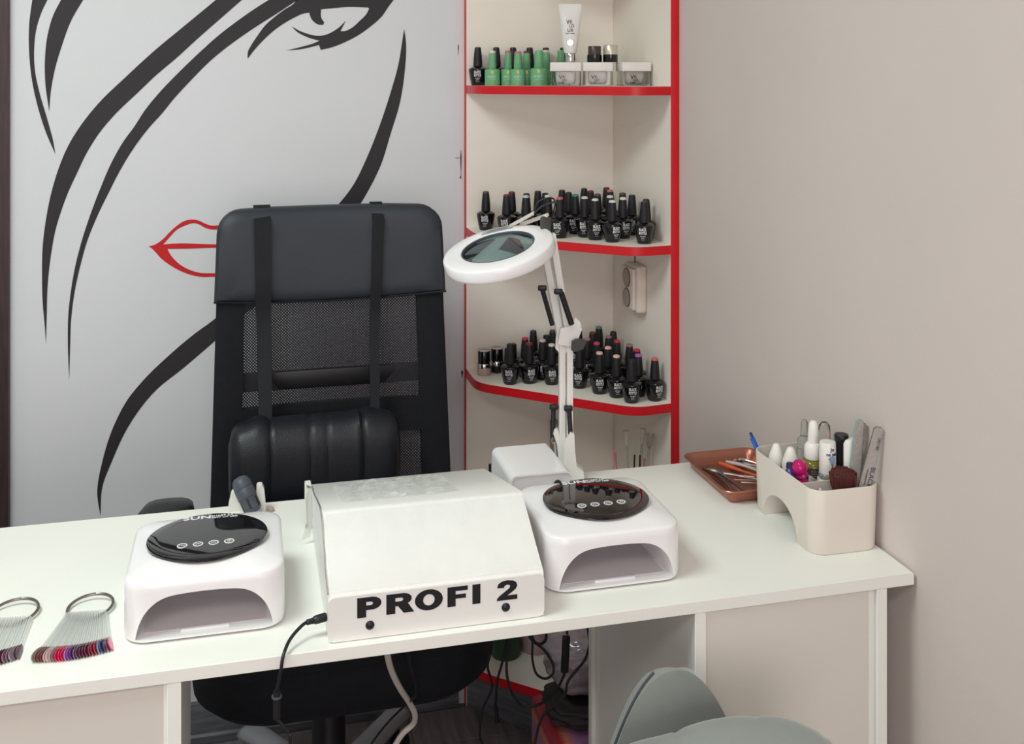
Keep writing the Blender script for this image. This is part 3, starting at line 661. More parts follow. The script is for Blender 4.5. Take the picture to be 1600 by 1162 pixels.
# clear protective film left on the metal, wrinkled
rnd = random.Random(3)
def film(name, u0, u1, v0, v1, nu, nv, amp, slope):
    g = G(); R = []
    for j in range(nv + 1):
        row = []
        for i in range(nu + 1):
            x = u0 + (u1 - u0) * i / nu + rnd.uniform(-.3, .3) * (u1 - u0) / nu * (0 < i < nu); y = v0 + (v1 - v0) * j / nv
            z = (.8965 + (y + 1.0405) * (-.051 / .2235)) if slope == 'top' else (.840 + (y + 1.149) * (.0555 / .103))
            n = (.0008 + (rnd.random() ** 3) * amp)
            row.append((x, y - (.5 * n if slope != 'top' else 0), z + n))
        R.append(row)
    g.rings(R, False, False, closed=False); return wpart(name, g, M_film, pf, 'clear wrinkled protective film')
film('film_patch', -.742, -.585, -1.00, -.845, 26, 22, .0040, 'top')
film('film_patch', -.768, -.512, -1.147, -1.048, 30, 12, .0028, 'slope')
g = G(); g.tube([(-.7705, -1.15, .843), (-.7712, -1.12, .858), (-.7704, -1.09, .872), (-.7715, -1.045, .897), (-.771, -.98, .884), (-.772, -.90, .866), (-.7705, -.84, .852)], .0010, 5, 5)
wpart('film_edge', g, M_clearg, pf)
g = G(); g.rings([[(-.771, -.85, .855), (-.779, -.85, .858)], [(-.772, -.862, .84), (-.781, -.866, .842)], [(-.771, -.868, .82), (-.780, -.875, .815)], [(-.775, -.88, .796), (-.787, -.88, .792)]], False, False, closed=False)
wpart('film_tail', g, M_clearg, pf)

# power lead of the extractor
def cable(name, pts, r, label, m=M_blkpl, group=None, extras=()):
    t = thing(name, label, 'cable', pts[0], 0, group)
    wpart('lead', G().tube(pts, r, 8, 8), m, t)
    return t
cb = cable('power_lead', [(-.790, -1.131, .8055), (-.800, -1.137, .803), (-.8135, -1.152, .797), (-.8215, -1.170, .7895), (-.8245, -1.174, .775), (-.8290, -1.172, .748), (-.8290, -1.171, .722), (-.822, -1.171, .711), (-.8155, -1.171, .700), (-.8140, -1.171, .680), (-.812, -1.15, .5), (-.80, -1.0, .2), (-.76, -.8, .02)], .0020, 'black power lead plugged into the lettered box, hanging over the desk edge')
o = G().lathe([(.0022, 0), (.0032, .001), (.0034, .003), (.0028, .0035), (.0036, .005), (.0030, .0057), (.0038, .0075), (.0033, .0082), (.0046, .010), (.0050, .014), (.0050, .023), (.0042, .0245), (.002, .0245)], 16)
g = G().merge(o, Matrix.Translation((-.7945, -1.1335, .8045)) @ Matrix.Rotation(math.radians(8), 4, 'Z') @ Matrix.Rotation(math.radians(84), 4, 'Y')); wpart('plug', g, M_blkpl, cb)
g = G().tube([(-.8288, -1.1725, .752), (-.8290, -1.172, .720)], 1.0, 14, 10, taper=lambda t: .0040 + .0020 * min(1, 9 * t) if t < .5 else .0040 + .0020 * min(1, 9 * (1 - t)))
wpart('inline_connector', g, M_blkpl, cb)
g = G().lathe([(.0058, 0), (.0060, .001), (.0058, .002)], 16, (-.8289, -1.172, .744)); wpart('collar', g, M_dkgrey, cb)

# ================================================================ small white box behind
wb = thing('white_control_box', 'small white box with rounded top edges behind the lettered box', 'control box', (-.442, -.835, TOP))
def ushape(x0, x1, z0, z1, r, n=6):
    pts = [(x0, z0)]
    for cx, a0 in ((x0 + r, 180), (x1 - r, 90)):
        for i in range(n + 1):
            a = math.radians(a0 - 90 * i / n); pts.append((cx + r * math.cos(a), z1 - r + r * math.sin(a)))
    pts.append((x1, z0)); return pts
outer = ushape(-.489, -.395, TOP + .0005, .861, .010); inner = ushape(-.4865, -.3975, TOP + .0005, .8585, .008)
g = G(); g.rings([[(x, -.897, z) for x, z in outer], [(x, -.775, z) for x, z in outer], [(x, -.775, z) for x, z in inner], [(x, -.897, z) for x, z in inner], [(x, -.897, z) for x, z in outer]], False, False, closed=False)
wpart('cover', g, M_lamp, wb)
wpart('front_panel', G().prism(inner, 'y', -.8945, -.886), M_lamp, wb)
wpart('back_panel', G().prism(inner, 'y', -.786, -.778), M_lamp, wb)
wpart('base_plate', G().box((-.4865, -.886, TOP + .0005), (-.3975, -.786, TOP + .003)), M_lamp, wb)
o = G().lathe([(.006, 0), (.006, .006), (.005, .008), (0, .008)], 18)
wpart('knob', G().merge(o, Matrix.Translation((-.4168, -.8945, .8425)) @ Matrix.Rotation(math.pi / 2, 4, 'X')), M_blkpl, wb)

# ================================================================ handpiece in its cradle
hc = thing('handpiece_cradle', 'white two-pronged cradle at the back of the desk', 'holder', (-.862, -.75, TOP))
for pts in ([(-.889, .7865), (-.8885, .800), (-.884, .818), (-.880, .8215), (-.8755, .8205), (-.8735, .812), (-.866, .796), (-.863, .7865)],
            [(-.846, .7865), (-.848, .806), (-.8475, .824), (-.8455, .8265), (-.8395, .826), (-.8365, .820), (-.8345, .800), (-.834, .7865)]):
    wpart('prong', G().prism(pts, 'y', -.752, -.738), M_white, hc)
wpart('base', G().box((-.889, -.775, .7862), (-.834, -.738, .7905), .0015, 1), M_white, hc)
hp = thing('drill_handpiece', 'dark grey nail drill handpiece leaning in the white cradle', 'nail drill', (-.862, -.765, .7955))
q = Vector((-.019, .020, .038)).to_track_quat('Z', 'Y').to_matrix().to_4x4(); q.translation = (-.8525, -.779, .8010)
def hpart(name, prof, m):
    wpart(name, G().merge(G().lathe(prof, 24), q), m, hp)
hpart('grip', [(.0095, -.003), (.0125, 0), (.0133, .004), (.0133, .018), (.0137, .0185)], M_dkgrey)
hpart('sleeve', [(.0137, .0187), (.0141, .0195), (.0145, .032), (.0140, .033)], M_dkgrey)
hpart('end_cap', [(.0138, .0332), (.0142, .034), (.0140, .042), (.012, .048), (.008, .0515), (0, .053)], M_dkgrey)
for k in range(6):
    a = k * math.pi / 3 + .2; wpart('rib', G().merge(G().box((-.0015, -.0004, .002), (.0015, .0006, .017), .0003, 1), q @ Matrix.Rotation(a, 4, 'Z') @ Matrix.Translation((0, -.0133, 0))), M_blkpl, hp)
single('rubber_stopper', G().lathe([(.0045, 0), (.005, .002), (.0045, .005), (.002, .0065), (0, .0068)], 16, (-.8265, -.752, TOP)), M_socketd, 'small grey stopper on the desk beside the cradle', 'stopper')

# ================================================================ magnifier lamp
ml = thing('magnifier_lamp', 'white round magnifier lamp on a sprung arm clamped to the desk', 'lamp', (-.352, -.742, TOP))
camR = Vector((math.cos(PHI), -math.sin(PHI), 0)); camF = Vector((math.sin(PHI), math.cos(PHI), 0)); camU = Vector((0, 0, 1))
Dh = 1.655; hc0 = Vector((-.8613, -2.3949, 1.4448)) + camR * (-22 / 1655 * Dh) + camF * Dh + camU * (-(386 - 118) / 1655 * Dh)
vdir = (hc0 - Vector((-.8613, -2.3949, 1.4448))).normalized()
ur = camR - vdir * camR.dot(vdir); ur.normalize(); uu = ur.cross(vdir)
ta = math.radians(13.5); maj = ur * math.cos(ta) + uu * math.sin(ta); mnr = -ur * math.sin(ta) + uu * math.cos(ta)
k_ = .36; nrm = (-vdir * k_ + mnr * math.sqrt(1 - k_ * k_)).normalized()
ax2 = nrm.cross(maj)
HM = Matrix((maj, ax2, nrm)).transposed().to_4x4(); HM.translation = hc0
def mpart(name, g, m, par=ml, label=None):
    g2 = G().merge(g, HM); bmesh.ops.translate(g2.bm, vec=-Vector(abs_loc(ml)), verts=g2.bm.verts)
    o = obj(name, g2, m, par)
    if label: o['label'] = label
    return o
head = mpart('lamp_head', G().lathe([(.0590, -.004), (.0590, .0012), (.0610, .0020), (.0840, .0008), (.0872, -.0006), (.0888, -.0032), (.0890, -.016), (.0880, -.0195), (.086, -.021), (.064, -.0215), (.0610, -.020), (.0595, -.012), (.0590, -.004)], 72), M_lamp, ml, 'white ring housing')
mpart('lens_ring', G().lathe([(.0563, -.004), (.0563, .0005), (.0575, .0017), (.0588, .0012), (.0588, -.004), (.0563, -.004)], 60), M_dkgrey, head)
M_lens = mat('lens glass', (186, 228, 224), 0.01, trans=1.0, ior=1.5, var=0.01)  # teal tint stands in for a reflection in the glass
mpart('lens', G().lathe([(.056, -.008), (.056, -.005), (.045, -.0030), (.03, -.0012), (.015, -.0003), (0, 0), (0, -.0001)][:6][::1] and [(0, -.0066), (.015, -.0065), (.03, -.0061), (.045, -.0055), (.0575, -.0048), (.0575, -.0028), (.045, -.0020), (.03, -.0012), (.015, -.0008), (0, -.0007)], 48), M_lens, head)
g = G(); g.add([(-.022, .0630, .0026), (.030, .0630, .0026), (.034, .0800, .0019), (-.016, .0815, .0019)], [(0, 1, 2, 3)])
mpart('rating_label', g, mat('label foil', (168, 172, 170), .4), head, 'grey printed rating label')
g = G()
for k in range(5): g.box((-.014 + .002 * k, .066 + .0028 * k, .0022), (.024 + .001 * k - .004 * (k % 2), .0668 + .0028 * k, .0030 - .0002 * k))
mpart('label_print', g, M_printg, head)
# joints and arms, in world coordinates
E0 = Vector((-.357, -.739, 1.013)); A0 = Vector((-.357, -.739, .840)); 
J = Vector((-.397, -.765, 1.192))
cr = Vector((.97, -.2425, 0))
for s in (-1, 1):
    w = .0052
    wpart('lower_arm', G().bar(A0 + cr * s * .0062 + Vector((0, 0, -.055)), E0 + cr * s * .0062 + Vector((0, 0, .006)), .0100, .009, (0, 1, 0), .0008), M_metalw, ml)
    a = E0 + cr * (-.003 + s * .0066) + Vector((0, 0, .008)); b = J + cr * (s * .0085)
    wpart('upper_arm', G().bar(a, b, .0105, .010, (0, 1, 0), .0008), M_metalw, ml)
def world_prism(name, poly, m, depth=.012, y=-.739, label=None):
    """flat bracket in the camera-facing vertical plane through the arm"""
    g = G(); n = len(poly)
    V = [Vector((-.357, y, 0)) + cr * u + Vector((0, 0, z)) for u, z in poly]
    nn = Vector((.2425, .97, 0))
    g.add([v - nn * depth / 2 for v in V] + [v + nn * depth / 2 for v in V], [(i, (i + 1) % n, n + (i + 1) % n, n + i) for i in range(n)] + [tuple(range(n)), tuple(reversed(range(n, 2 * n)))])
    return wpart(name, g, m, ml, label)
world_prism('elbow_bracket', [(-.016, 1.010), (.012, 1.006), (.018, 1.022), (.0225, 1.034), (.020, 1.046), (.012, 1.054), (.006, 1.040), (-.012, 1.036)], M_metalw, .008, -.751)
world_prism('elbow_bracket', [(-.016, 1.000), (-.002, .985), (.006, 1.004), (-.004, 1.03), (-.014, 1.03)], M_metalw, .012, -.735)
world_prism('wing_knob', [(.002, 1.004), (.003, 1.017), (.010, 1.0205), (.022, 1.020), (.0265, 1.017), (.022, 1.006), (.012, 1.002), (.006, 1.000)], M_char, .008, -.762, 'dark grey tightening knob')
world_prism('base_bracket', [(-.006, .800), (-.004, .850), (.006, .868), (.012, .864), (.0135, .835), (.016, .812), (.027, .803), (.029, .7865), (.004, .7865), (.002, .795)], M_metalw, .018, -.744)
world_prism('base_bracket', [(-.020, .862), (-.018, .870), (-.012, .868), (-.008, .850), (-.004, .815), (-.010, .812), (-.014, .845)], M_metalw, .012, -.737)
wpart('clamp', G().box((-.365, -.7165, .74), (-.33, -.708, .80), .002, 1).box((-.365, -.775, .742), (-.33, -.709, .750), .001, 1).lathe([(.008, .750), (.006, .754), (.006, .770)], 12, (-.347, -.755, 0)), M_blkpl, ml)
def spring(name, a, b, r=.0042, fat=1.0):
    a, b = Vector(a), Vector(b); L = (b - a).length; n = int(L / .0022)
    prof = []
    for k in range(n):
        prof += [(r * .86, L * k / n), (r, L * (k + .5) / n)]
    prof.append((r * .86, L))
    M = (b - a).to_track_quat('Z', 'Y').to_matrix().to_4x4(); M.translation = a
    return wpart(name, G().merge(G().lathe(prof, 10), M), M_blkpl, ml, 'black coil spring')
spring('spring', (-.4045, -.767, 1.104), (-.388, -.768, 1.046))
spring('spring', (-.3775, -.782, 1.100), (-.3590, -.778, 1.048), .0050)
spring('spring', (-.3760, -.7335, .901), (-.3770, -.7330, .855))
spring('spring', (-.3540, -.748, .901), (-.3510, -.748, .855))
for a in ((-.4045, -.767, 1.106), (-.3820, -.781, 1.102), (-.376, -.735, .9045), (-.355, -.7475, .9045)):
    wpart('spring_pin', G().bar(Vector(a) - cr * .007, Vector(a) + cr * .007, .0085, .0085, (0, 0, 1), .002), M_blkpl, ml)
wpart('spring_hook', G().tube([(-.377, -.733, .855), (-.379, -.733, .850), (-.3775, -.733, .845), (-.374, -.733, .846), (-.373, -.733, .84), (-.372, -.733, .82)], .0017, 6, 5), M_chrome, ml)
wpart('spring_hook', G().tube([(-.351, -.748, .855), (-.3495, -.748, .850), (-.351, -.748, .846), (-.353, -.748, .843), (-.353, -.748, .83)], .0014, 6, 5), M_chrome, ml)
# head joint: two plates, dark block and the cable
wpart('head_bracket', G().bar(J + Vector((-.004, -.006, -.006)), J + Vector((.000, .004, .026)), .016, .010, (0, 1, 0), .001), M_char, ml)
wpart('head_bracket', G().bar(hc0 + maj * .045 + ax2 * .074, J + cr * .002 + Vector((0, 0, .030)), .007, .005, nrm, .0006), M_ivory, ml)
wpart('head_bracket', G().bar(hc0 + maj * .028 + ax2 * .080, J + cr * -.020 + Vector((0, 0, .033)), .007, .005, nrm, .0006), M_ivory, ml)
Q = J + Vector((0, 0, .03))
wpart('cable', G().tube([Q + cr * -.024 + Vector((0, 0, -.004)), Q + cr * -.010 + Vector((0, 0, .012)), Q + cr * .010 + Vector((0, 0, .020)), Q + cr * .016 + Vector((0, 0, .019))], .0016, 6, 6), M_blkpl, ml)
wpart('cable', G().tube([Q + cr * -.020, Q + cr * -.012 + Vector((0, .01, .018)), Q + cr * .006 + Vector((0, .01, .026)), Q + cr * .014 + Vector((0, .0, .020)), Q + cr * .012 + Vector((0, .02, -.02)), Q + cr * .008 + Vector((0, .022, -.10))], .0014, 6, 6), M_blkpl, ml)

# ================================================================ organiser caddy
cd = thing('desk_organizer', 'ivory plastic desk organizer with an arched cut-out by the wall', 'organizer', (-.058, -1.0, TOP))
def solid(gm): return obj('tmp', gm)
def boolean(base, cutters, name):
    a = obj('a', base)
    bs = []
    for c in cutters:
        b_ = obj('b', c); bs.append(b_); md = a.modifiers.new('m', 'BOOLEAN'); md.object = b_; md.operation = 'DIFFERENCE'; md.solver = 'EXACT'
    me = bpy.data.meshes.new_from_object(a.evaluated_get(bpy.context.evaluated_depsgraph_get())); me.name = name
    bpy.data.objects.remove(a)
    for b_ in bs: bpy.data.objects.remove(b_)
    me.materials.clear()
    bm = bmesh.new(); bm.from_mesh(me); g = G(); g.bm.free(); g.bm = bm
    return g
x0, x1, y0, y1 = -.1115, -.0035, -1.0915, -.9065
base = G().rings([rrect(x0 + i_, x1 - i_, y0 + i_, y1 - i_, .022, z, 8) for z, i_ in ((TOP + .0003, .003), (TOP + .002, .002), (.8745, 0), (.8755, .0005))])
cav = G().rings([rrect(x0 + .0022, x1 - .0022, y0 + .0022, y1 - .0022, .020, z, 8) for z in (.838, .90)])
arch = [(-.9435, .780)] + [(-.9945 + .0505 * math.cos(a), .788 + .0425 * math.sin(a)) for a in [math.pi * i / 20 for i in range(21)]] + [(-1.0455, .780)]
arc = G().prism(arch, 'x', x0 - .01, x1 - .0025)
wpart('body', boolean(base, [cav, arc], 'body'), M_ivory, cd)
wpart('divider', G().box((x0 + .003, -1.040, .8382), (x1 - .003, -1.0385, .8680)), M_ivory, cd)
wpart('divider', G().box((-.064, -1.038, .8382), (-.0625, -.910, .8600)), M_ivory, cd)
ZC0 = .8384
def bottle(name, parts, loc, label, cat, group=None, rot=None, sx=1, sy=1):
    t = thing(name, label, cat, loc, 0, group, rot)
    for pn_, prof_, m_ in parts:
        obj(pn_, G().lathe(prof_, 24, (0, 0, 0), sx, sy), m_, t)
    return t
M_ink2 = mat('indigo liquid', (44, 44, 86), 0.3); M_oil = mat('yellow oil', (176, 160, 70), 0.08, trans=.6, ior=1.4)
M_pink = mat('pink gel plastic', (206, 32, 122), 0.08, trans=.25, ior=1.4, var=.15, scale=80); M_purple = mat('violet glass', (92, 56, 150), 0.15, var=.2, scale=60)
for x, y, zz, lab in ((-.0860, -.9400, -.004, 'white pointed nozzle bottle at the far end of the organizer'), (-.0800, -.9720, 0.001, 'white pointed nozzle bottle beside the pink stopper')):
    bottle('nozzle_bottle', (('bottle_body', [(.0115, 0), (.0125, .002), (.0125, .018), (.0105, .0205)], M_ink2), ('nozzle_cap', [(.0118, .0200), (.0124, .024), (.0122, .032 + zz), (.0105, .039 + zz), (.0080, .0460 + zz), (.0058, .0515 + zz), (.0040, .0545 + zz), (0, .0555 + zz)], M_white)), (x, y, ZC0 + max(0, zz) * 0), lab, 'bottle', 'nozzle bottles in the organizer')
bottle('dropper_bottle', (('bottle_body', [(.0165, 0), (.0175, .002), (.0175, .034), (.014, .040), (.0105, .042)], M_oil), ('collar', [(.0125, .042), (.0135, .044), (.0130, .060), (.0105, .064), (.008, .066)], M_white), ('rubber_bulb', [(.0085, .066), (.0078, .080), (.0068, .092), (.004, .0965), (0, .097)], M_white)), (-.0500, -.9850, ZC0), 'dropper bottle of yellow oil with white bulb in the organizer', 'bottle')
dbt = [o for o in bpy.data.objects if o.name.startswith('dropper_bottle')][0]
g = G().lathe([(.0177, .004), (.0179, .005), (.0179, .031), (.0177, .032)], 24); obj('label_sticker', g, mat('dark label', (52, 46, 44), .5), dbt)
g = G()
for k in range(6): tm = text_fit('IIIIIIII'[:8 - k % 3], -.012, .006 + .002 * (k % 3), .0014); me_map(tm, lambda c: (c.x, c.y + .010 + .0034 * k, c.z)); wrap(tm, lambda z: .0180); g.bm.from_mesh(tm)
obj('label_print', g, M_printg, dbt)
bottle('clear_dropper', (('bottle_body', [(.012, 0), (.013, .03), (.011, .045)], M_clearg), ('rubber_bulb', [(.0108, .0455), (.0108, .058), (.0065, .062), (.0055, .082), (.003, .087), (0, .0875)], M_clearg)), (-.0445, -.9500, ZC0), 'white-topped dropper half hidden behind the oil dropper', 'bottle')
bottle('clear_cap_bottle', (('bottle_body', [(.012, 0), (.012, .045)], M_clearg), ('clear_cap', [(.0095, .0455), (.0095, .070), (.008, .083), (.004, .088), (0, .0885)], M_clear)), (-.0230, -.9700, ZC0), 'clear capped bottle behind the oil dropper', 'bottle')
bottle('chrome_cap_bottle', (('bottle_body', [(.009, 0), (.009, .04)], M_clearg), ('cap', [(.0065, .0405), (.0065, .066), (.004, .069), (0, .0692)], M_chrome)), (-.0240, -.9900, ZC0), 'small chrome-capped bottle beside the clear cap', 'bottle')
wl = bottle('labelled_bottle', (('bottle_body', [(.0125, 0), (.013, .001), (.013, .006), (.0122, .007)], M_clearg), ('cap', [(.0119, .0072), (.0122, .008), (.0116, .050), (.0108, .0515), (0, .0518)], M_white)), (-.0480, -1.0215, ZC0 + .0265), 'white bottle printed with blue script, standing on a pot in front of the oil dropper', 'bottle')
g = G()
for s, h, y, w in (('Je', .006, .066, .006), ('ne sais', .0045, .0605, .016), ('Y', .006, .043, .004)):
    tm = text_fit(s, -w / 2, w / 2, h, bold=.01); me_map(tm, lambda c: (c.x, c.y + y - .026, c.z)); wrap(tm, lambda z: .0122); g.bm.from_mesh(tm)
obj('script_print', g, mat('navy ink', (54, 62, 96), .5), wl)
g = G(); n = 20
g.add([((.0124) * math.sin(p[0] / .0124), -.0124 * math.cos(p[0] / .0124), p[1]) for p in [(.005 * math.cos(a) * (1 + .25 * math.sin(3 * a)), .0285 + .006 * math.sin(a)) for a in [2 * math.pi * i / n for i in range(n)]]], [tuple(range(n))])
obj('blue_emblem', g, mat('pale blue ink', (150, 172, 206), .5), wl)
bottle('black_cap_vial', (('bottle_body', [(.0085, 0), (.009, .002), (.009, .030), (.007, .034)], mat('pale vial glass', (206, 196, 184), .15)), ('cap', [(.0085, .0345), (.0088, .036), (.0088, .078), (.0100, .080), (.0100, .087), (.009, .0885), (0, .0888)], M_blkpl)), (-.0280, -1.0250, ZC0), 'vial with a tall black flanged cap near the wall', 'bottle')
bottle('white_tube', (('tube_body', [(.0095, 0), (.010, .002), (.0102, .080), (.0085, .0832), (.004, .084), (0, .084)], M_white),), (-.0200, -1.0310, ZC0), 'plain white tube between the black cap and nail files', 'tube')
bottle('round_pot', (('pot', [(.0145, 0), (.0155, .002), (.0155, .015)], M_clearg), ('lid', [(.0158, .0152), (.0158, .019), (.0145, .0255), (0, .0262)], M_white)), (-.0480, -1.0215, ZC0), 'low translucent pot carrying the bottle with blue script', 'pot')
bottle('lidded_pot', (('pot', [(.0135, 0), (.0138, .014)], M_clearg), ('lid', [(.0140, .0145), (.0138, .020), (.0105, .024), (0, .0245)], M_white)), (-.0500, -1.0240 - .0005, ZC0), 'pot', 'pot') if False else None
st = thing('pink_stopper', 'transparent magenta pink stopper among the bottles', 'stopper', (-.0860, -1.0200, ZC0 + .008))
q2 = Matrix.Translation((0, 0, .020)) @ Matrix.Rotation(math.radians(-20), 4, 'Y')
obj('base', G().lathe([(.010, 0), (.012, .003), (.010, .014), (.005, .018), (.004, .022)], 10), M_pink, st)
obj('knob', G().merge(G().lathe([(.004, 0), (.0095, .005), (.0080, .009), (.0112, .013), (.0108, .021), (.0065, .027), (0, .0285)], 9), q2), M_pink, st)
st = thing('violet_vial', 'small blue and violet vial lying against the organizer side', 'vial', (-.0950, -.9960, ZC0 + .006), rot=(math.radians(-14), math.radians(12), 0))
obj('vial_body', G().lathe([(.006, 0), (.0078, .003), (.0078, .022), (.006, .026)], 14), M_purple, st); obj('cap', G().lathe([(.0066, .0265), (.0066, .034), (.004, .036), (0, .0362)], 14), M_ink2, st)
# kabuki brush
br = thing('kabuki_brush', 'brown round kabuki brush standing in the front compartment', 'brush', (-.0490, -1.0640, ZC0 + .0005))
obj('handle', G().lathe([(.007, 0), (.010, .002), (.0105, .012)], 20), M_steel, br)
g = G(); rnd = random.Random(5)
for k in range(420):
    a = rnd.uniform(0, 2 * math.pi); r = .0098 * math.sqrt(rnd.random()); R2 = r * 1.95
    top = .056 - .008 * (r / .0098) ** 2 + rnd.uniform(-.0015, .001)
    g.tube([(r * math.cos(a), r * math.sin(a), .011), (R2 * .9 * math.cos(a), R2 * .9 * math.sin(a), .032), (R2 * math.cos(a), R2 * math.sin(a), top)], .00055, 3, 0)
bh = obj('bristles', g, mat('red brown bristles', (98, 44, 38), .6, var=.3, scale=90), br); bh['kind'] = 'stuff'
g = G().lathe([(.0100, .011), (.0165, .030), (.0175, .046), (.013, .0515), (.006, .0540), (0, .0545)], 20); obj('bristle_core', g, mat('dark bristles', (70, 32, 32), .7, var=.3, scale=120), br)
# nail files
def nfile(label, a, b, w, m_face, m_edge, txt=None, mirror=False):
    a, b = Vector(a), Vector(b); t = thing('nail_file', label, 'nail file', a, 0, 'nail files in the organizer')
    d = b - a; L = d.length; d.normalize(); side = Vector((camR.x, camR.y, 0)); side = (side - d * side.dot(d)).normalized(); nn = side.cross(d)
    M = Matrix((side, d, nn)).transposed().to_4x4()
    pts = [(w[0] * -.5, 0), (w[0] * .5, 0), (w[1] * .5, L - .003), (w[1] * .5 - .003, L), (-w[1] * .5 + .003, L), (-w[1] * .5, L - .003)]
    obj('core', G().merge(G().prism(pts, 'z', -.0012, .0012), M), m_edge, t)
    p2 = [(x * .93, y * .996 + .0002) for x, y in pts]
    f = obj('abrasive_face', G().merge(G().prism(p2, 'z', .0012, .0016), M), m_face, t)
    if txt:
        g = G()
        for s, x, y, h, wd in txt:
            tm = text_fit(s, 0, wd, h, bold=.01); me_map(tm, lambda c: (x + c.y, y - c.x, c.z + .0017)); g.bm.from_mesh(tm)
        obj('file_print', G().merge(g, M), M_dkgrey, f)
    return t
M_file = mat('grey abrasive', (172, 164, 160), .85, var=.12, scale=300, bump=.5, bscale=900); M_fedge = mat('grey file core', (120, 112, 110), .7); M_teal = mat('teal file core', (120, 186, 186), .6)
nfile('grey nail file printed in black, nearest the organizer corner', (-.0310, -1.0760, ZC0 + .001), (-.0085, -1.0890, .9560), (.019, .0135), M_file, M_fedge, [('BLACK', .002, .062, .0065, .030), ('PROFESSIONAL', -.003, .058, .002, .022), ('100/180', .002, .105, .004, .018)])
nfile('teal-edged nail file standing behind the printed file', (-.0250, -1.0480, ZC0 + .001), (-.0150, -1.0520, .9560), (.018, .0115), M_file, M_teal)
nfile('pale thin nail file leaning on the wall', (-.0200, -1.0330, ZC0 + .001), (-.0060, -1.0480, .9480), (.012, .010), M_file, M_fedge)
pen = thing('blue_pen', 'blue plastic stick leaning out of the organizer far corner', 'pen', (-.0900, -.9200, ZC0))
wpart('barrel', G().bar((-.0900, -.9200, ZC0 + .001), (-.1035, -.8950, .8850), .0066, .0050, (0, 1, 0), .0008), mat('blue plastic', (24, 84, 176), .3), pen)
wpart('barrel', G().bar((-.0870, -.9180, ZC0 + .001), (-.1045, -.8905, .8915), .0040, .0036, (0, 1, 0), .0006), mat('navy plastic', (22, 48, 110), .3), pen)
for k in range(2):
    single('pink_stick', G().tube([(-.094 + .006 * k, -1.080 + .004 * k, ZC0 + .0025), (-.094 + .006 * k, -1.074 + .004 * k, .846), (-.080 + .006 * k, -1.047 + .0015 * k, .8600)], .0018, 8, 4), mat('pink stick %d' % k, ((222, 90, 150), (226, 214, 214))[k], .3), ('pink plastic stick lying in the front compartment', 'pale plastic stick lying beside the pink one')[k], 'stick')

# ================================================================ copper tray with tools
ty = thing('copper_tray', 'copper metal tray of manicure tools behind the organizer', 'tray', (-.088, -.822, TOP))
x0, x1, y0, y1 = -.150, -.022, -.9055, -.7335
g = G(); R = []
for z, i_ in ((.8075, -.001), (.8082, .001), (.8070, .003), (.7985, .0065), (.7895, .0105), (.7880, .016), (.7872, .03)):
    R.append(rrect(x0 + i_, x1 - i_, y0 + i_, y1 - i_, max(.006, .017 - i_), z, 6))
R2 = [[p - Vector((0, 0, .0011)) for p in r] for r in R]
g.rings(list(reversed(R2)) + R); wpart('tray_dish', g, M_copper, ty)
wpart('rolled_rim', G().tube([tuple(p) for p in rrect(x0 - .001, x1 + .001, y0 - .001, y1 + .001, .018, .8070, 6)] + [tuple(rrect(x0 - .001, x1 + .001, y0 - .001, y1 + .001, .018, .8070, 6)[0])], .0017, 8, 1, cap=False), M_copper, ty)
ZT = .7888
def tool(name, label, cat, strokes, m, r, group=None):
    t = thing(name, label, cat, strokes[0][0], 0, group)
    for i, (pts) in enumerate(strokes): wpart('arm' if len(strokes) > 1 else 'shaft', G().tube(pts, r * 1.35, 8, 5, taper=lambda q: .55 + .45 * math.sin(math.pi * min(1, q * 1.3 + .1))), m, t)
    return t
tool('cuticle_nipper', 'steel cuticle nipper lying near the left rim of the copper tray', 'nipper', [[(-.130, -.770, .795), (-.124, -.780, .794), (-.118, -.800, .793), (-.119, -.840, .792), (-.125, -.872, .792)], [(-.131, -.774, .796), (-.122, -.786, .797), (-.112, -.800, .796), (-.106, -.830, .793), (-.104, -.868, .792)]], M_steel, .0028, 'steel manicure tools')
tool('cuticle_scissors', 'steel scissors lying open in the middle of the tray', 'scissors', [[(-.114, -.768, .793), (-.105, -.790, .794), (-.090, -.806, .794), (-.062, -.822, .793)], [(-.112, -.800, .796), (-.097, -.806, .795), (-.080, -.815, .793), (-.060, -.832, .793)]], M_steel, .0020, 'steel manicure tools')
tool('orange_stick', 'orange flat stick lying across the copper tray', 'stick', [[(-.094, -.757, .796), (-.078, -.785, .795), (-.056, -.818, .793)]], mat('orange plastic', (206, 92, 56), .35), .0026)
tool('steel_pusher', 'thin steel cuticle pusher at the lower edge of the tray tools', 'pusher', [[(-.092, -.834, .792), (-.056, -.850, .792)]], M_steel, .0014)
tool('steel_pusher', 'steel cuticle pusher above the lowest one in the tray', 'pusher', [[(-.098, -.822, .792), (-.056, -.838, .793)]], M_steel, .0014)
tool('tweezers', 'steel tweezers behind the orange stick in the tray', 'tweezers', [[(-.074, -.752, .795), (-.062, -.775, .798), (-.044, -.797, .796)], [(-.072, -.750, .793), (-.058, -.772, .793), (-.042, -.794, .795)]], M_steel, .0018)
tool('steel_clipper', 'steel nail clipper at the far right corner of the tray', 'clipper', [[(-.062, -.742 - .006, .794), (-.052, -.765, .800), (-.036, -.785, .799)], [(-.060, -.744 - .006, .792), (-.050, -.765, .793), (-.034, -.785, .794)]], M_chrome, .0024)
tool('grey_pusher', 'grey plastic pusher beside the orange stick', 'pusher', [[(-.081, -.757, .797), (-.066, -.782, .799), (-.050, -.806, .797)]], mat('grey plastic stick', (196, 186, 180), .35), .0022)

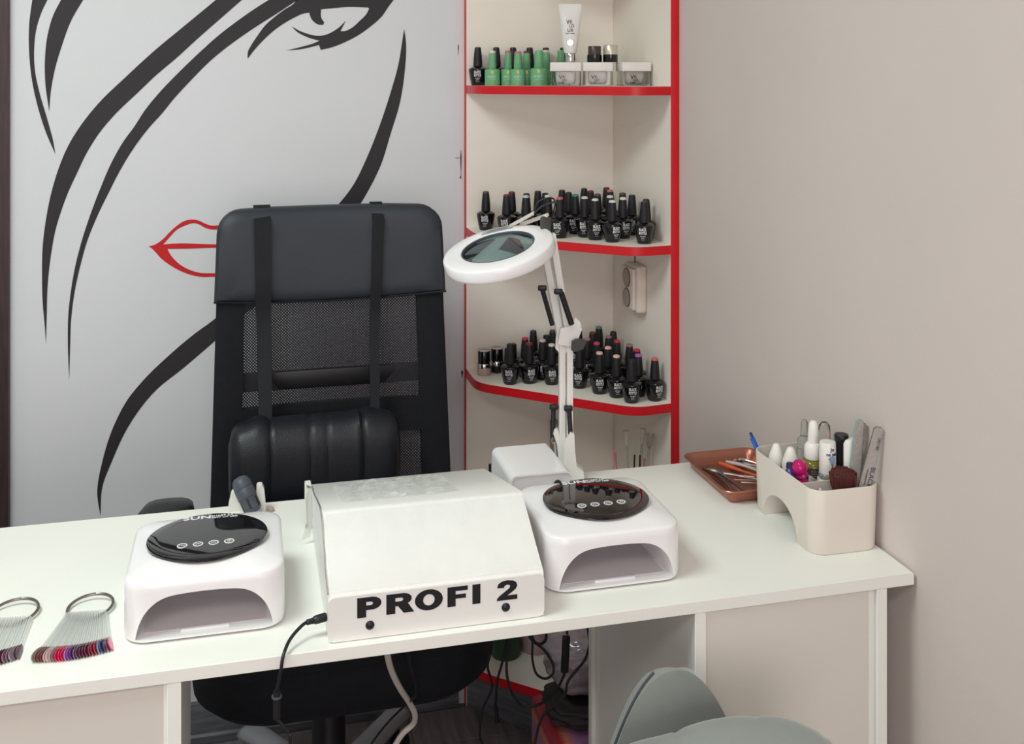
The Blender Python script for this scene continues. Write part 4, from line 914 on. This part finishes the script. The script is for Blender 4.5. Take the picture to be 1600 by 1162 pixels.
# ================================================================ colour sample fans on key rings
SAMP = ((150, 140, 142), (122, 74, 62), (112, 66, 58), (104, 52, 50), (196, 160, 160), (206, 176, 172), (176, 140, 142), (130, 96, 112), (206, 24, 66), (212, 20, 60), (196, 22, 74), (170, 110, 176), (122, 74, 150), (90, 40, 96), (112, 84, 104), (96, 60, 84), (84, 40, 66), (92, 36, 60), (104, 40, 62), (120, 40, 60), (134, 42, 62), (160, 40, 58), (112, 138, 166), (56, 72, 104), (74, 48, 92), (120, 48, 84), (206, 52, 110))
def samplefan(label, c, r, angs, top0, top1, end0, end1, cols):
    t = thing('colour_sample_ring', label, 'colour samples', (c[0], c[1], TOP), 0, 'nail colour sample fans')
    n = 40
    pts = [(c[0] + r * math.cos(a), c[1] + r * math.sin(a), TOP + .0045 + .003 * math.sin(a + .5)) for a in [math.radians(100) + 2 * math.pi * i / n for i in range(n + 1)]]
    wpart('binder_ring', G().tube(pts, .0018, 8, 1), M_steel, t)
    wpart('ring_clasp', G().tube(pts[-3:] + pts[1:3], .0019, 8, 1), M_steel, t)
    N = len(cols)
    for i, col in enumerate(cols):
        u = i / (N - 1)
        a = Vector((top0[0] + (top1[0] - top0[0]) * u, top0[1] + (top1[1] - top0[1]) * u, TOP + .0050))
        b = Vector((end0[0] + (end1[0] - end0[0]) * u, end0[1] + (end1[1] - end0[1]) * u + .007 * math.sin(math.pi * u) * -1, TOP + .0035))
        d = (b - a); L = d.length; d.normalize(); tilt = 1.02 + .12 * math.sin(i * 2.4)
        side = Vector((-d.y, d.x, 0)); side = (side * math.cos(tilt) + Vector((0, 0, 1)) * math.sin(tilt) * -1).normalized(); nn = d.cross(side).normalized()
        M = Matrix((side, d, nn)).transposed().to_4x4(); M.translation = a
        hgt = L - .024
        g = G().merge(G().prism([(-.0028, -.003), (.0028, -.003), (.0020, .012), (.0013, hgt), (-.0013, hgt), (-.0020, .012)], 'z', -.0005, .0005), M)
        stt = wpart('stem', g, M_stem, t)
        tip = [(-.0015, hgt - .002), (.0015, hgt - .002), (.0042, hgt + .007), (.0048, hgt + .015), (.0040, hgt + .021), (.0018, hgt + .0243), (-.0018, hgt + .0243), (-.0040, hgt + .021), (-.0048, hgt + .015), (-.0042, hgt + .007)]
        g = G().merge(G().prism(tip, 'z', -.0002, .0010), M); bmesh.ops.translate(g.bm, vec=-Vector(abs_loc(t)), verts=g.bm.verts)
        obj('colour_tip', g, mat('sample %d %d %d' % col, col, .15, var=.03, coat=.5), stt)
    return t
samplefan('steel ring of clear nail tips painted browns, reds and violets beside the left lamp', (-1.0490, -1.0020), .0265, None, (-1.0735, -1.0190), (-1.0275, -1.0225), (-1.0955, -1.1130), (-1.0125, -1.1090), SAMP)
samplefan('steel ring of dark painted nail tips cut off by the left picture edge', (-1.1375, -.9935), .0275, None, (-1.163, -1.010), (-1.114, -1.0165), (-1.170, -1.105), (-1.1130, -1.102), [SAMP[k] for k in (7, 15, 16, 17, 3, 18, 17, 16, 13, 1, 16, 17, 17, 7, 14, 0, 14, 15)])

# ================================================================ bottles and jars on the corner shelf
BODY = [(0, 0), (.0138, 0), (.0150, .002), (.0176, .014), (.0203, .030), (.0210, .0345), (.0202, .0378), (.0162, .0405), (.0112, .0425), (.0092, .0433)]
def rbody(z):
    for (r0, z0), (r1, z1) in zip(BODY[1:], BODY[2:]):
        if z0 <= z <= z1: return r0 + (r1 - r0) * (z - z0) / (z1 - z0)
    return .018
ME_BODY = G().lathe(BODY, 28).mesh('bottle_body'); ME_BODY.materials.append(M_bottle)
ME_CAP = G().lathe([(.0094, .0432), (.0103, .0438), (.0101, .052), (.0089, .068), (.0074, .0815), (.0072, .0822)], 24).mesh('cap'); ME_CAP.materials.append(M_cap)
def labels():
    L = []
    for s, w, z, h in (('BLACK', .0160, .0272, .0064), ('BOTTLE', .0160, .0202, .0060), ('GEL POLISH', .0115, .0155, .0022), ('BASE', .006, .0122, .0020), ('8ml', .007, .0088, .0010)):
        tm = text_fit(s, -w / 2, w / 2, h, ext=.0002, bold=.035 if h > .005 else .01); me_map(tm, lambda c: (c.x, c.y + z, c.z)); wrap(tm, lambda q: rbody(q) + .0001); L.append(tm)
    return join(L)
ME_LAB = labels(); ME_LAB.materials.append(M_print)
ME_TOP = {}
def topmesh(col):
    if col not in ME_TOP:
        m = G().lathe([(.0073, .0822), (.0072, .0845), (.0065, .0862), (.004, .0872), (0, .0874)], 20).mesh('cap_top'); m.materials.append(capmat(col)); ME_TOP[col] = m
    return ME_TOP[col]
def polish(x, y, z, col, label, group, rz):
    t = thing('nail_polish_bottle', label, 'nail polish', (x, y, z), rz, group)
    for nme, me in (('bottle_body', ME_BODY), ('cap', ME_CAP), ('label_print', ME_LAB)): obj(nme, me, None, t)
    obj('cap_top', topmesh(col), None, t)
    return t
def inside(x, y, m):
    x = min(x, -.0185 - m); y = min(y, -.0165 - m); x = max(x, -.3735 + m)
    n = Vector((.245, .27)).normalized(); d = (Vector((x, y)) - Vector((-.36, -.14))).dot(n)
    if d < m - .004: x += n.x * (m - .004 - d); y += n.y * (m - .004 - d)
    return x, y
def relax(P, fixed=(), sep=.0424, m=.0214, it=400):
    P = [list(p) for p in P]
    for _ in range(it):
        for i in range(len(P)):
            for j in range(i):
                dx, dy = P[i][0] - P[j][0], P[i][1] - P[j][1]; d = math.hypot(dx, dy) or 1e-6
                if d < sep:
                    k = (sep - d) / d * .5; P[i][0] += dx * k; P[i][1] += dy * k; P[j][0] -= dx * k; P[j][1] -= dy * k
            for fx, fy, fs in fixed:
                dx, dy = P[i][0] - fx, P[i][1] - fy; d = math.hypot(dx, dy) or 1e-6
                if d < fs: P[i][0] += dx / d * (fs - d); P[i][1] += dy / d * (fs - d)
            P[i][0], P[i][1] = inside(P[i][0], P[i][1], m)
    return P
ORD = ['first', 'second', 'third', 'fourth', 'fifth', 'sixth', 'seventh', 'eighth', 'ninth', 'tenth', 'eleventh', 'twelfth', 'thirteenth', 'fourteenth', 'fifteenth', 'sixteenth', 'seventeenth', 'eighteenth', 'nineteenth', 'twentieth', 'twenty-first', 'twenty-second', 'twenty-third', 'twenty-fourth', 'twenty-fifth', 'twenty-sixth', 'twenty-seventh']
def scr(x, y):
    r = Vector((x + .8613, y + 2.3949, 0)); return r.dot(camR) / r.dot(camF)
def place_polish(data, z, name, fixed=()):
    pos = relax([(a, b) for a, b, c in data], fixed)
    order = sorted(range(len(pos)), key=lambda i: scr(*pos[i])); rank = {i: k for k, i in enumerate(order)}
    for i, (p, d) in enumerate(zip(pos, data)):
        k = rank[i]; n = len(pos)
        where = ('%s from the left' % ORD[k] if k < (n + 1) // 2 else '%s from the right' % ORD[n - 1 - k]) if k not in (0, n - 1) else ('leftmost' if k == 0 else 'rightmost')
        polish(p[0], p[1], z, d[2], 'black polish bottle with %s cap top, %s on the %s shelf' % (d[2], where, name), 'black nail polish bottles on the %s shelf' % name, -.27 + random.uniform(-.35, .45))
JF = ((-.3440, -.0660, .046), (-.3110, -.0530, .044), (-.2900, -.0770, .038), (-.2700, -.0560, .036))
place_polish(POLISH_MIDDLE, 1.0965, 'middle')
place_polish(POLISH_LOWER, .7725, 'lower', JF)

# jars at the left of the lower shelf
def jar(name, parts, x, y, z, label, cat='jar', group=None):
    t = thing(name, label, cat, (x, y, z), 0, group)
    for pn_, prof_, m_ in parts: obj(pn_, G().lathe(prof_, 28), m_, t)
    return t
M_pinkg = mat('pink glass', (206, 178, 172), .15, trans=.2)
jar('lidded_jar', (('glass_base', [(.0135, 0), (.0155, .002), (.0158, .012), (.0145, .016)], M_pinkg), ('chrome_collar', [(.0150, .016), (.0152, .024), (.0140, .026)], M_chrome), ('lid', [(.0138, .026), (.0135, .052), (.0128, .0535), (.012, .0530)], M_bottle), ('lid_disc', [(.0118, .053), (0, .0532)], M_chrome)), -.3440, -.0660, .7725, 'pink glass jar with tall black lid, leftmost on the lower shelf')
jar('lidded_jar', (('glass_base', [(.0135, 0), (.0150, .002), (.0150, .016)], M_bottle), ('chrome_collar', [(.0152, .0162), (.0152, .024), (.0140, .026)], M_chrome), ('lid', [(.0138, .026), (.0135, .052), (.0128, .0535), (.012, .0530)], M_bottle), ('lid_disc', [(.0118, .053), (0, .0532)], M_chrome)), -.3110, -.0530, .7725, 'black jar with chrome collar, second from left on the lower shelf')
ME_S = G().lathe([(.0122, 0), (.0132, .002), (.0132, .024), (.0105, .027)], 24).mesh('bottle_body'); ME_S.materials.append(M_bottle)
ME_SC = G().lathe([(.0092, .0272), (.0098, .028), (.0092, .057), (.0082, .0582), (0, .0584)], 20).mesh('cap'); ME_SC.materials.append(M_cap)
for x, y, lab in ((-.2900, -.0790, 'short straight black bottle in front, third from the left on the lower shelf'), (-.2720, -.0420, 'short black bottle behind the straight one on the lower shelf')):
    t = thing('small_bottle', lab, 'nail polish', (x, y, .7725), 0, 'short black bottles on the lower shelf'); obj('bottle_body', ME_S, None, t); obj('cap', ME_SC, None, t)
    tm = text_fit('GEL', -.006, .004, .003); me_map(tm, lambda c: (c.x, c.y + .0145, c.z)); wrap(tm, lambda q: .0133); obj('label_print', tm, M_print, t)
def stick_on(x, y, z, r, lab, m, parts): pass

# top shelf -----------------------------------------------------------------
Z1 = 1.4223
polish(-.3530, -.0420, Z1, 'plain black', 'black nail polish bottle alone at the left end of the top shelf', 'black nail polish bottles on the top shelf', -.25)
for (x, y), lab in zip(((-.3100, -.0420), (-.2700, -.0400), (-.2300, -.0380), (-.1915, -.0380), (-.1530, -.0480)),
        ('behind the first green bottle', 'behind the second green bottle', 'behind the red-topped green bottle', 'behind the cream-topped green bottle', 'behind the white cream tube')):
    polish(x, y, Z1, 'plain black', 'black nail polish bottle %s on the top shelf' % lab, 'black nail polish bottles on the top shelf', random.uniform(-.5, .2))
def green(x, y, r, h, hb, rc, topcol, label):
    t = thing('green_polish_bottle', label, 'nail polish', (x, y, Z1), -.27, 'green nail polish bottles on the top shelf')
    obj('bottle_body', G().lathe([(r * .94, 0), (r, .002), (r, hb - .004), (r * .96, hb - .001), (rc * .95, hb)], 28), M_green, t)
    cp = obj('cap', G().lathe([(rc * .98, hb), (rc * 1.05, hb + .001), (rc * .86, h - .005)], 24), M_green, t)
    obj('cap_top', G().lathe([(rc * .87, h - .005), (rc * .85, h - .002), (rc * .7, h), (0, h + .0003)], 20), capmat(topcol), t)
    L = []
    for s, w, z_, hh in (('BEAUTY', r * 1.15, hb * .50, .0030), ('gel polish', r * .8, hb * .36, .0016)):
        tm = text_fit(s, -w / 2, w / 2, hh, ext=.0002); me_map(tm, lambda c: (c.x, c.y + z_, c.z)); wrap(tm, lambda q: r + .0001); L.append(tm)
    obj('label_print', join(L), M_print, t)
    L = []
    for s, w, z_, hh in (('B', r * .32, hb * .72, .0065), ('* * * * *', r * 1.5, hb * .08, .0022)):
        tm = text_fit(s, -w / 2, w / 2, hh, ext=.0002, bold=.02); me_map(tm, lambda c: (c.x, c.y + z_, c.z)); wrap(tm, lambda q: r + .0001); L.append(tm)
    obj('gold_print', join(L), M_gold, t)
for a in ((-.3290, -.0850, .0172, .078, .037, .0085, 'white', 'slim green polish bottle with whitish top, first green one from the left'),
          (-.2930, -.0860, .0166, .078, .037, .0085, 'rose', 'green polish bottle with rose top, second green one from the left'),
          (-.2800, -.1240, .0158, .076, .037, .0092, 'dusty pink', 'green polish bottle with dusty pink top standing in front'),
          (-.2500, -.0870, .0160, .078, .037, .0085, 'dark red', 'green polish bottle with red top, third in the back row'),
          (-.2370, -.1420, .0190, .078, .039, .0104, 'green', 'largest green polish bottle with all-green cap'),
          (-.2080, -.0970, .0166, .080, .038, .0090, 'beige', 'green polish bottle with cream top behind the largest one'),
          (-.1710, -.0900, .0166, .080, .038, .0090, 'green', 'green polish bottle half hidden behind the white cream tube')):
    green(*a)

M_lid = mat('pearl white lid', (230, 224, 222), .35)
def sqjar(x, y, w, d, h, rz, label, lw):
    t = thing('square_cream_jar', label, 'jar', (x, y, Z1), rz, 'clear square cream jars on the top shelf')
    obj('lid', G().box((-w / 2, -d / 2, h * .62), (w / 2, d / 2, h), .0018, 2), M_lid, t)
    # clear outer wall: outer and inner surfaces
    o = rrect(-w / 2 + .001, w / 2 - .001, -d / 2 + .001, d / 2 - .001, .005, 0, 5); i_ = rrect(-w / 2 + .0025, w / 2 - .0025, -d / 2 + .0025, d / 2 - .0025, .004, 0, 5)
    g = G(); g.rings([[p + Vector((0, 0, 0.0)) for p in o], [p + Vector((0, 0, h * .615)) for p in o], [p + Vector((0, 0, h * .615)) for p in i_], [p + Vector((0, 0, .003)) for p in i_]])
    obj('clear_wall', g, M_clear, t)
    g = G(); g.rings([rrect(-w / 2 + k, w / 2 - k, -d / 2 + k, d / 2 - k, .009, z, 5) for z, k in ((.0035, .016), (.008, .0125), (.022, .011), (h * .61, .011))])
    obj('inner_cup', g, mat('cream in cup', (224, 214, 206), .3), t)
    g = G()
    for s, x0, x1, z_, hh in (('V', -lw, -lw * .45, .0150, .0085), ('E', -lw * .4, -lw * .05, .0175, .005), ('LD', -lw * .45, lw * .15, .0105, .005), ('UR', -lw, -lw * .15, .0040, .005)):
        tm = text_fit(s, x0, x1, hh, bold=.015); me_map(tm, lambda c: (c.x, -d / 2 + .0006 - c.z * 1.0, c.y + z_)); g.bm.from_mesh(tm)
    tm = text_fit('cream', 0, lw * .7, .0018); me_map(tm, lambda c: (c.x, -d / 2 + .0006 - c.z, c.y + .0038)); g.bm.from_mesh(tm)
    obj('lettering', g, M_blkpl, t)
    return t
sqjar(-.1925, -.1990, .0670, .050, .0510, -.30, 'clear square cream jar under the white tube on the top shelf', .015)
sqjar(-.1265, -.2190, .0640, .050, .0510, -.30, 'middle clear square cream jar under two small round jars', .015)
sqjar(-.0510 - .003, -.2440, .0640, .052, .0510, -.05, 'right clear square cream jar with nothing on its lid', .015)
# cream tube standing on its cap
tb = thing('cream_tube', 'white pearly cream tube standing on its silver cap', 'tube', (-.1830, -.2020, Z1 + .0512), -.30)
obj('cap', G().lathe([(.0110, 0), (.0114, .001), (.0112, .018), (.0105, .0195)], 28), M_chrome, tb)
g = G(); R = []
for z, a, b in ((.0195, .0125, .0125), (.024, .0145, .014), (.045, .0175, .0135), (.075, .0205, .0095), (.100, .0228, .0045), (.112, .0244, .0016), (.126, .0250, .0010)):
    R.append([(a * math.cos(q), b * math.sin(q), z) for q in [2 * math.pi * i / 28 for i in range(28)]])
g.rings(R); obj('tube_body', g, mat('pearly white', (226, 224, 222), .3, var=.01), tb)
g = G()
for s, x0, x1, z_, hh, dx in (('V', -.0085, -.002, .082, .0095, 0), ('E', -.001, .0045, .0840, .007, 0), ('LD', -.002, .008, .0750, .0070, 0), ('UR', -.0060, .0065, .0650, .0075, 0), ('BODY CREAM', -.010, .009, .0610, .0020, 0)):
    tm = text_fit(s, x0, x1, hh, bold=.02 if s == 'V' else .0)
    def f(c, z_=z_):
        zz = c.y + z_; b = .0135 + (.0095 - .0135) * min(1, max(0, (zz - .045) / .03)) if zz < .075 else .0095 + (.0045 - .0095) * (zz - .075) / .025
        return (c.x, -b * 1.0 - c.z - .0004, zz)
    me_map(tm, f); g.bm.from_mesh(tm)
obj('lettering', g, M_blkpl, tb)
g = G(); g.add([(.0065 * math.cos(q), -.0150 + .0016 * math.sin(q) * 0 - .0002, .042 + .0065 * math.sin(q)) for q in [i * math.pi / 10 for i in range(20)]], [tuple(range(20))]); obj('silver_sticker', g, M_chrome, tb)
bj = Z1 + .0512
jar('small_jar', (('jar_body', [(.0155, 0), (.0160, .001), (.0160, .0160), (.0150, .0165)], M_bottle), ('lid', [(.0140, .0167), (.0142, .034), (.0135, .035), (0, .0352)], mat('brown smoked lid', (74, 58, 60), .3))), -.1270 - .004, -.2110, bj, 'small black jar with brown lid on the middle square jar', 'jar', 'small round jars on the top shelf')
jar('small_jar', (('jar_body', [(.0155, 0), (.0160, .001), (.0160, .0160), (.0150, .0165)], M_bottle), ('lid', [(.0155, .0167), (.0157, .036), (.0145, .0375), (0, .0378)], mat('champagne metal lid', (206, 200, 186), .3, metal=.5))), -.0985, -.2220, bj, 'small black jar with champagne lid on the middle square jar', 'jar', 'small round jars on the top shelf')

# brushes standing in clear cups on the hidden shelf behind the desk edge
Z4 = .4475
cup = thing('brush_cup', 'clear cup holding brushes behind the desk on the corner shelf', 'cup', (-.0560, -.262, Z4))
g = G().lathe([(.030, 0), (.034, .10), (.0325, .10), (.0288, .002), (0, .002)], 28); obj('cup_body', g, M_clear, cup)
def rod(name, label, cat, a, b, r, m, tipm=None, tipl=.03, tipr=None):
    t = thing(name, label, cat, a, 0, 'tools in the brush cup'); A, B = Vector(a), Vector(b); d = (B - A).normalized()
    wpart('handle', G().tube([A, B - d * tipl * .9], r, 8, 0), m, t)
    if tipm: 
        g = G(); M = d.to_track_quat('Z', 'Y').to_matrix().to_4x4(); M.translation = B - d * tipl
        g.merge(G().lathe([(r * 1.1, 0), ((tipr or r) * .8, tipl * .3), (tipr or r, tipl)], 12), M); wpart('tip', g, tipm, t)
M_hair = mat('pale brush hair', (214, 200, 192), .6)
rod('makeup_brush', 'clear-handled brush with pale flat tip, leftmost behind the desk', 'brush', (-.066, -.268, Z4 + .004), (-.0800, -.2700, .690), .0030, M_clearg, M_hair, .030, .0068)
rod('makeup_brush', 'brush with a pale tip, tallest of the middle pair behind the desk', 'brush', (-.056, -.262, Z4 + .004), (-.0395, -.2650, .690), .0030, M_clearg, M_hair, .030, .0065)
rod('makeup_brush', 'wide clear-ended brush beside the red shelf post', 'brush', (-.046, -.268, Z4 + .004), (-.0290, -.2780, .682), .0030, M_clearg, M_clearg, .03, .008)
rod('dark_stick', 'thin dark stick, left of the pair behind the desk edge', 'stick', (-.062, -.255, Z4 + .004), (-.0580, -.2650, .662), .0018, M_blkpl)
rod('dark_stick', 'thin dark stick, right of the pair behind the desk edge', 'stick', (-.053, -.272, Z4 + .004), (-.0475, -.2680, .662), .0018, M_blkpl)
rod('pink_stick', 'pink stick between the pale brushes behind the desk', 'stick', (-.042, -.255, Z4 + .004), (-.0330, -.2600, .650), .0025, mat('pink acrylic', (226, 130, 150), .3))
rod('pink_brush', 'short pink-tipped stick poking above the desk edge', 'stick', (-.074, -.250, Z4 + .004), (-.1030, -.2600, .645), .0022, mat('pink acrylic', (226, 130, 150), .3), mat('pink acrylic', (226, 130, 150), .3), .02, .004)
single('dark_box', G().box((-.180, -.070, Z4 + .0002), (-.163, -.030, .648), .003), M_socketd, 'grey brown box standing on the shelf behind the lamp arm', 'box')

# bottom shelf and floor things seen under the desk
Z5 = .1422
jar('green_jar', (('jar_body', [(.031, 0), (.034, .004), (.034, .075), (.031, .08)], M_dgreen), ('lid', [(.033, .0805), (.033, .10), (.031, .102), (0, .102)], M_dgreen)), -.296, -.0760, Z5, 'dark green plastic jar on the bottom shelf under the desk')
jar('pink_jar', (('jar_body', [(.030, 0), (.033, .004), (.033, .07), (.030, .075)], M_pinkjar), ('lid', [(.032, .0755), (.032, .095), (.030, .097), (0, .097)], M_pinkjar)), -.225, -.0700, Z5, 'pale pink plastic jar right of the dark green one on the bottom shelf')
# patterned box on the floor with a clear plastic bag on it
bx = thing('patterned_box', 'tall rose box printed with coloured rings on the floor under the desk', 'box', (-.245, -.52, 0.004))
M_rose = bpy.data.materials.new('ringed print'); M_rose.use_nodes = True; nt = M_rose.node_tree; b = nt.nodes['Principled BSDF']; b.inputs['Roughness'].default_value = .5
tc = nt.nodes.new('ShaderNodeTexCoord'); mp = nt.nodes.new('ShaderNodeMapping'); mp.inputs['Location'].default_value = (.03, 0, -.20); mp.inputs['Scale'].default_value = (1, .01, 1)
wv = nt.nodes.new('ShaderNodeTexWave'); wv.wave_type = 'RINGS'; wv.rings_direction = 'SPHERICAL'; wv.inputs['Scale'].default_value = 3.6; wv.inputs['Distortion'].default_value = 1.2; wv.inputs['Detail'].default_value = 2
rp = nt.nodes.new('ShaderNodeValToRGB')
els = rp.color_ramp.elements; els[0].color = lin([.55, .22, .32]) + (1,); els[1].color = lin([.45, .36, .55]) + (1,)
for p, c in ((.3, (.72, .18, .2)), (.5, (.80, .50, .38)), (.75, (.62, .44, .60))):
    e = els.new(p); e.color = lin(c) + (1,)
nt.links.new(tc.outputs['Object'], mp.inputs[0]); nt.links.new(mp.outputs[0], wv.inputs[0]); nt.links.new(wv.outputs[0], rp.inputs[0]); nt.links.new(rp.outputs[0], b.inputs['Base Color'])
wpart('box_body', G().box((-.335, -.60, .0045), (-.175, -.44, .262), .006), M_rose, bx)
def lump(name, c, rx, ry, rz, m, label, cat, seed, amp=.14, fold=9):
    rnd = random.Random(seed); ph = [rnd.uniform(0, 6.28) for _ in range(8)]
    g = G(); bmesh.ops.create_icosphere(g.bm, subdivisions=5, radius=1)
    for v in g.bm.verts:
        p = v.co; k = 1 + amp * (.5 * math.sin(3 * p.x + ph[0] + 2 * p.z) + .4 * math.sin(5 * p.y + ph[1] + 3 * p.x) + .35 * math.sin(fold * p.z + ph[2] + 4 * p.x) + .25 * math.sin(13 * p.x + ph[3] + 6 * p.z) + .18 * math.sin(19 * p.z + 11 * p.y + ph[4]))
        q = Vector((math.copysign(abs(p.x) ** .75, p.x), math.copysign(abs(p.y) ** .75, p.y), math.copysign(abs(p.z) ** .75, p.z)))
        v.co = Vector((c[0] + q.x * rx * k, c[1] + q.y * ry * k, max(c[2] - rz, c[2] + q.z * rz * k)))
    return single(name, g, m, label, cat)
lump('dark_cloth', (-.252, -.522, .285), .082, .062, .022, mat('dark cloth', (52, 44, 48), .7), 'dark folded cloth under the plastic bag', 'cloth', 4, .10, 14)
lump('plastic_bag', (-.247, -.520, .362), .080, .060, .052, mat('greyish lilac plastic', (142, 128, 136), .14, var=.2, scale=30, coat=.5, bump=.3, bscale=70), 'crumpled clear plastic bag of soft goods on the dark cloth', 'bag', 9, .09, 8)
single('wall_tile_box', G().box((-.235, -.33, Z5 + .0002), (-.150, -.20, .315), .003), M_shelfw, 'white box on the bottom shelf behind the plastic bag', 'box')
single('grey_boot_end', G().tube([(-.372, -.40, .026), (-.365, -.40, .10), (-.352, -.405, .185), (-.347, -.41, .215)], .020, 12, 6, taper=lambda q: 1 - .35 * q), mat('smoky glass', (110, 104, 106), .15), 'smoky grey rounded stem standing left of the patterned box', 'ornament') if False else None

# cables hanging under the desk
cable('hanging_cable', [(-.452, -.60, .770), (-.450, -.585, .60), (-.4361, -.5427, .430), (-.4430, -.5413, .386), (-.4350, -.5433, .350), (-.4528, -.5385, .306), (-.4560, -.5383, .26), (-.446, -.541, .235), (-.43, -.541, .18), (-.42, -.54, .010)], .0024, 'black cable under the desk, leftmost of the hanging ones beside the seat', group='black cables under the desk')
t = cable('hanging_cable', [(-.400, -.60, .770), (-.398, -.58, .55), (-.4094, -.5494, .432), (-.418, -.547, .39), (-.4260, -.546, .360), (-.4290, -.545, .31), (-.4265, -.545, .295)], .0024, 'short black cable ending in a loose plug under the desk', group='black cables under the desk')
wpart('plug', G().tube([(-.4290, -.545, .316), (-.4262, -.545, .286)], .0048, 10, 4, taper=lambda q: .6 + .4 * min(1, 3 * q)), M_blkpl, t)
def camP(px, py, d): 
    return Vector((-.8613, -2.3949, 1.4448)) + camR * ((px - 800) / 1655 * d) + camF * d + camU * (-(py - 118) / 1655 * d)
def V3(*r): return [tuple(camP(*q)) for q in r]
loop_cable = [(-0.4369, -0.6972, 0.5545), (-0.4389, -0.6966, 0.5122), (-0.4451, -0.6951, 0.4804), (-0.444, -0.6954, 0.4487), (-0.4338, -0.6979, 0.4191), (-0.4163, -0.7023, 0.4033), (-0.3907, -0.7087, 0.4075), (-0.3671, -0.7146, 0.4276), (-0.3498, -0.7086, 0.4515), (-0.3478, -0.7091, 0.4643)]
loop2 = [(-0.4241, -0.7519, 0.5799), (-0.4161, -0.7539, 0.5409), (-0.3992, -0.7581, 0.5234), (-0.3862, -0.7614, 0.5029), (-0.3852, -0.7616, 0.4854), (-0.3972, -0.7586, 0.4772), (-0.4111, -0.7551, 0.4854), (-0.4171, -0.7536, 0.508), (-0.4171, -0.7536, 0.5337), (-0.4171, -0.7536, 0.5594)]
small = [(-0.422, -0.7318, 0.5645), (-0.4159, -0.7333, 0.5334), (-0.4018, -0.7368, 0.5219), (-0.3907, -0.7396, 0.5302), (-0.3917, -0.7394, 0.5541), (-0.3917, -0.7394, 0.5749)]
right = [(-0.3282, -0.7552, 0.5801), (-0.3242, -0.7563, 0.5437), (-0.3221, -0.7568, 0.523), (-0.3292, -0.755, 0.497), (-0.3453, -0.751, 0.4762), (-0.3564, -0.7482, 0.4606), (-0.3594, -0.7474, 0.445), (-0.3675, -0.7454, 0.4325), (-0.3877, -0.7404, 0.4138), (-0.3988, -0.7376, 0.3983), (-0.4048, -0.7361, 0.3775), (-0.4099, -0.7348, 0.3463), (-0.4107, -0.714, 0.2652)]
swtop = [(-0.3497, -0.7189, 0.5598), (-0.3486, -0.7192, 0.5227)]
sw_a, sw_b = [(-0.3497, -0.7189, 0.5196), (-0.3527, -0.7182, 0.4593)]
white = [(-0.6796, -0.9457, 0.694), (-0.669, -0.8968, 0.6273), (-0.6562, -0.8485, 0.5738), (-0.6374, -0.8016, 0.5196), (-0.6159, -0.7555, 0.4678), (-0.6035, -0.7276, 0.4327), (-0.6025, -0.7073, 0.4053), (-0.6184, -0.7033, 0.3899), (-0.6314, -0.7001, 0.3693), (-0.6483, -0.6958, 0.3334)]
thinb = [(-0.6408, -0.9039, 0.6454), (-0.6298, -0.8551, 0.5813), (-0.6139, -0.8075, 0.5244), (-0.6118, -0.7874, 0.4963), (-0.6207, -0.7543, 0.4658), (-0.639, -0.7188, 0.4256), (-0.6583, -0.6933, 0.3868), (-0.6832, -0.6871, 0.3488)]
cable('hanging_cable', loop_cable, .0022, 'black cable looping low between the desk pedestals up to the inline switch', group='black cables under the desk')
cable('hanging_cable', loop2, .0020, 'black cable in a tight hanging loop left of the inline switch', group='black cables under the desk')
cable('hanging_cable', small, .0024, 'short black cable bight just under the desk top', group='black cables under the desk')
cable('hanging_cable', right, .0023, 'black cable running down beside the right pedestal', group='black cables under the desk')
sw = cable('inline_switch', swtop, .0022, 'black inline switch hanging on its cable under the desk')
wpart('switch_body', G().bar(sw_a, sw_b, .0125, .008, (0, 1, 0), .002), M_blkpl, sw)
cable('white_cable', white, .0045, 'thick cream cable hanging in front of the office chair seat', M_ivory)
cable('thin_cable', thinb, .0018, 'thin black cable crossing the cream one under the desk')
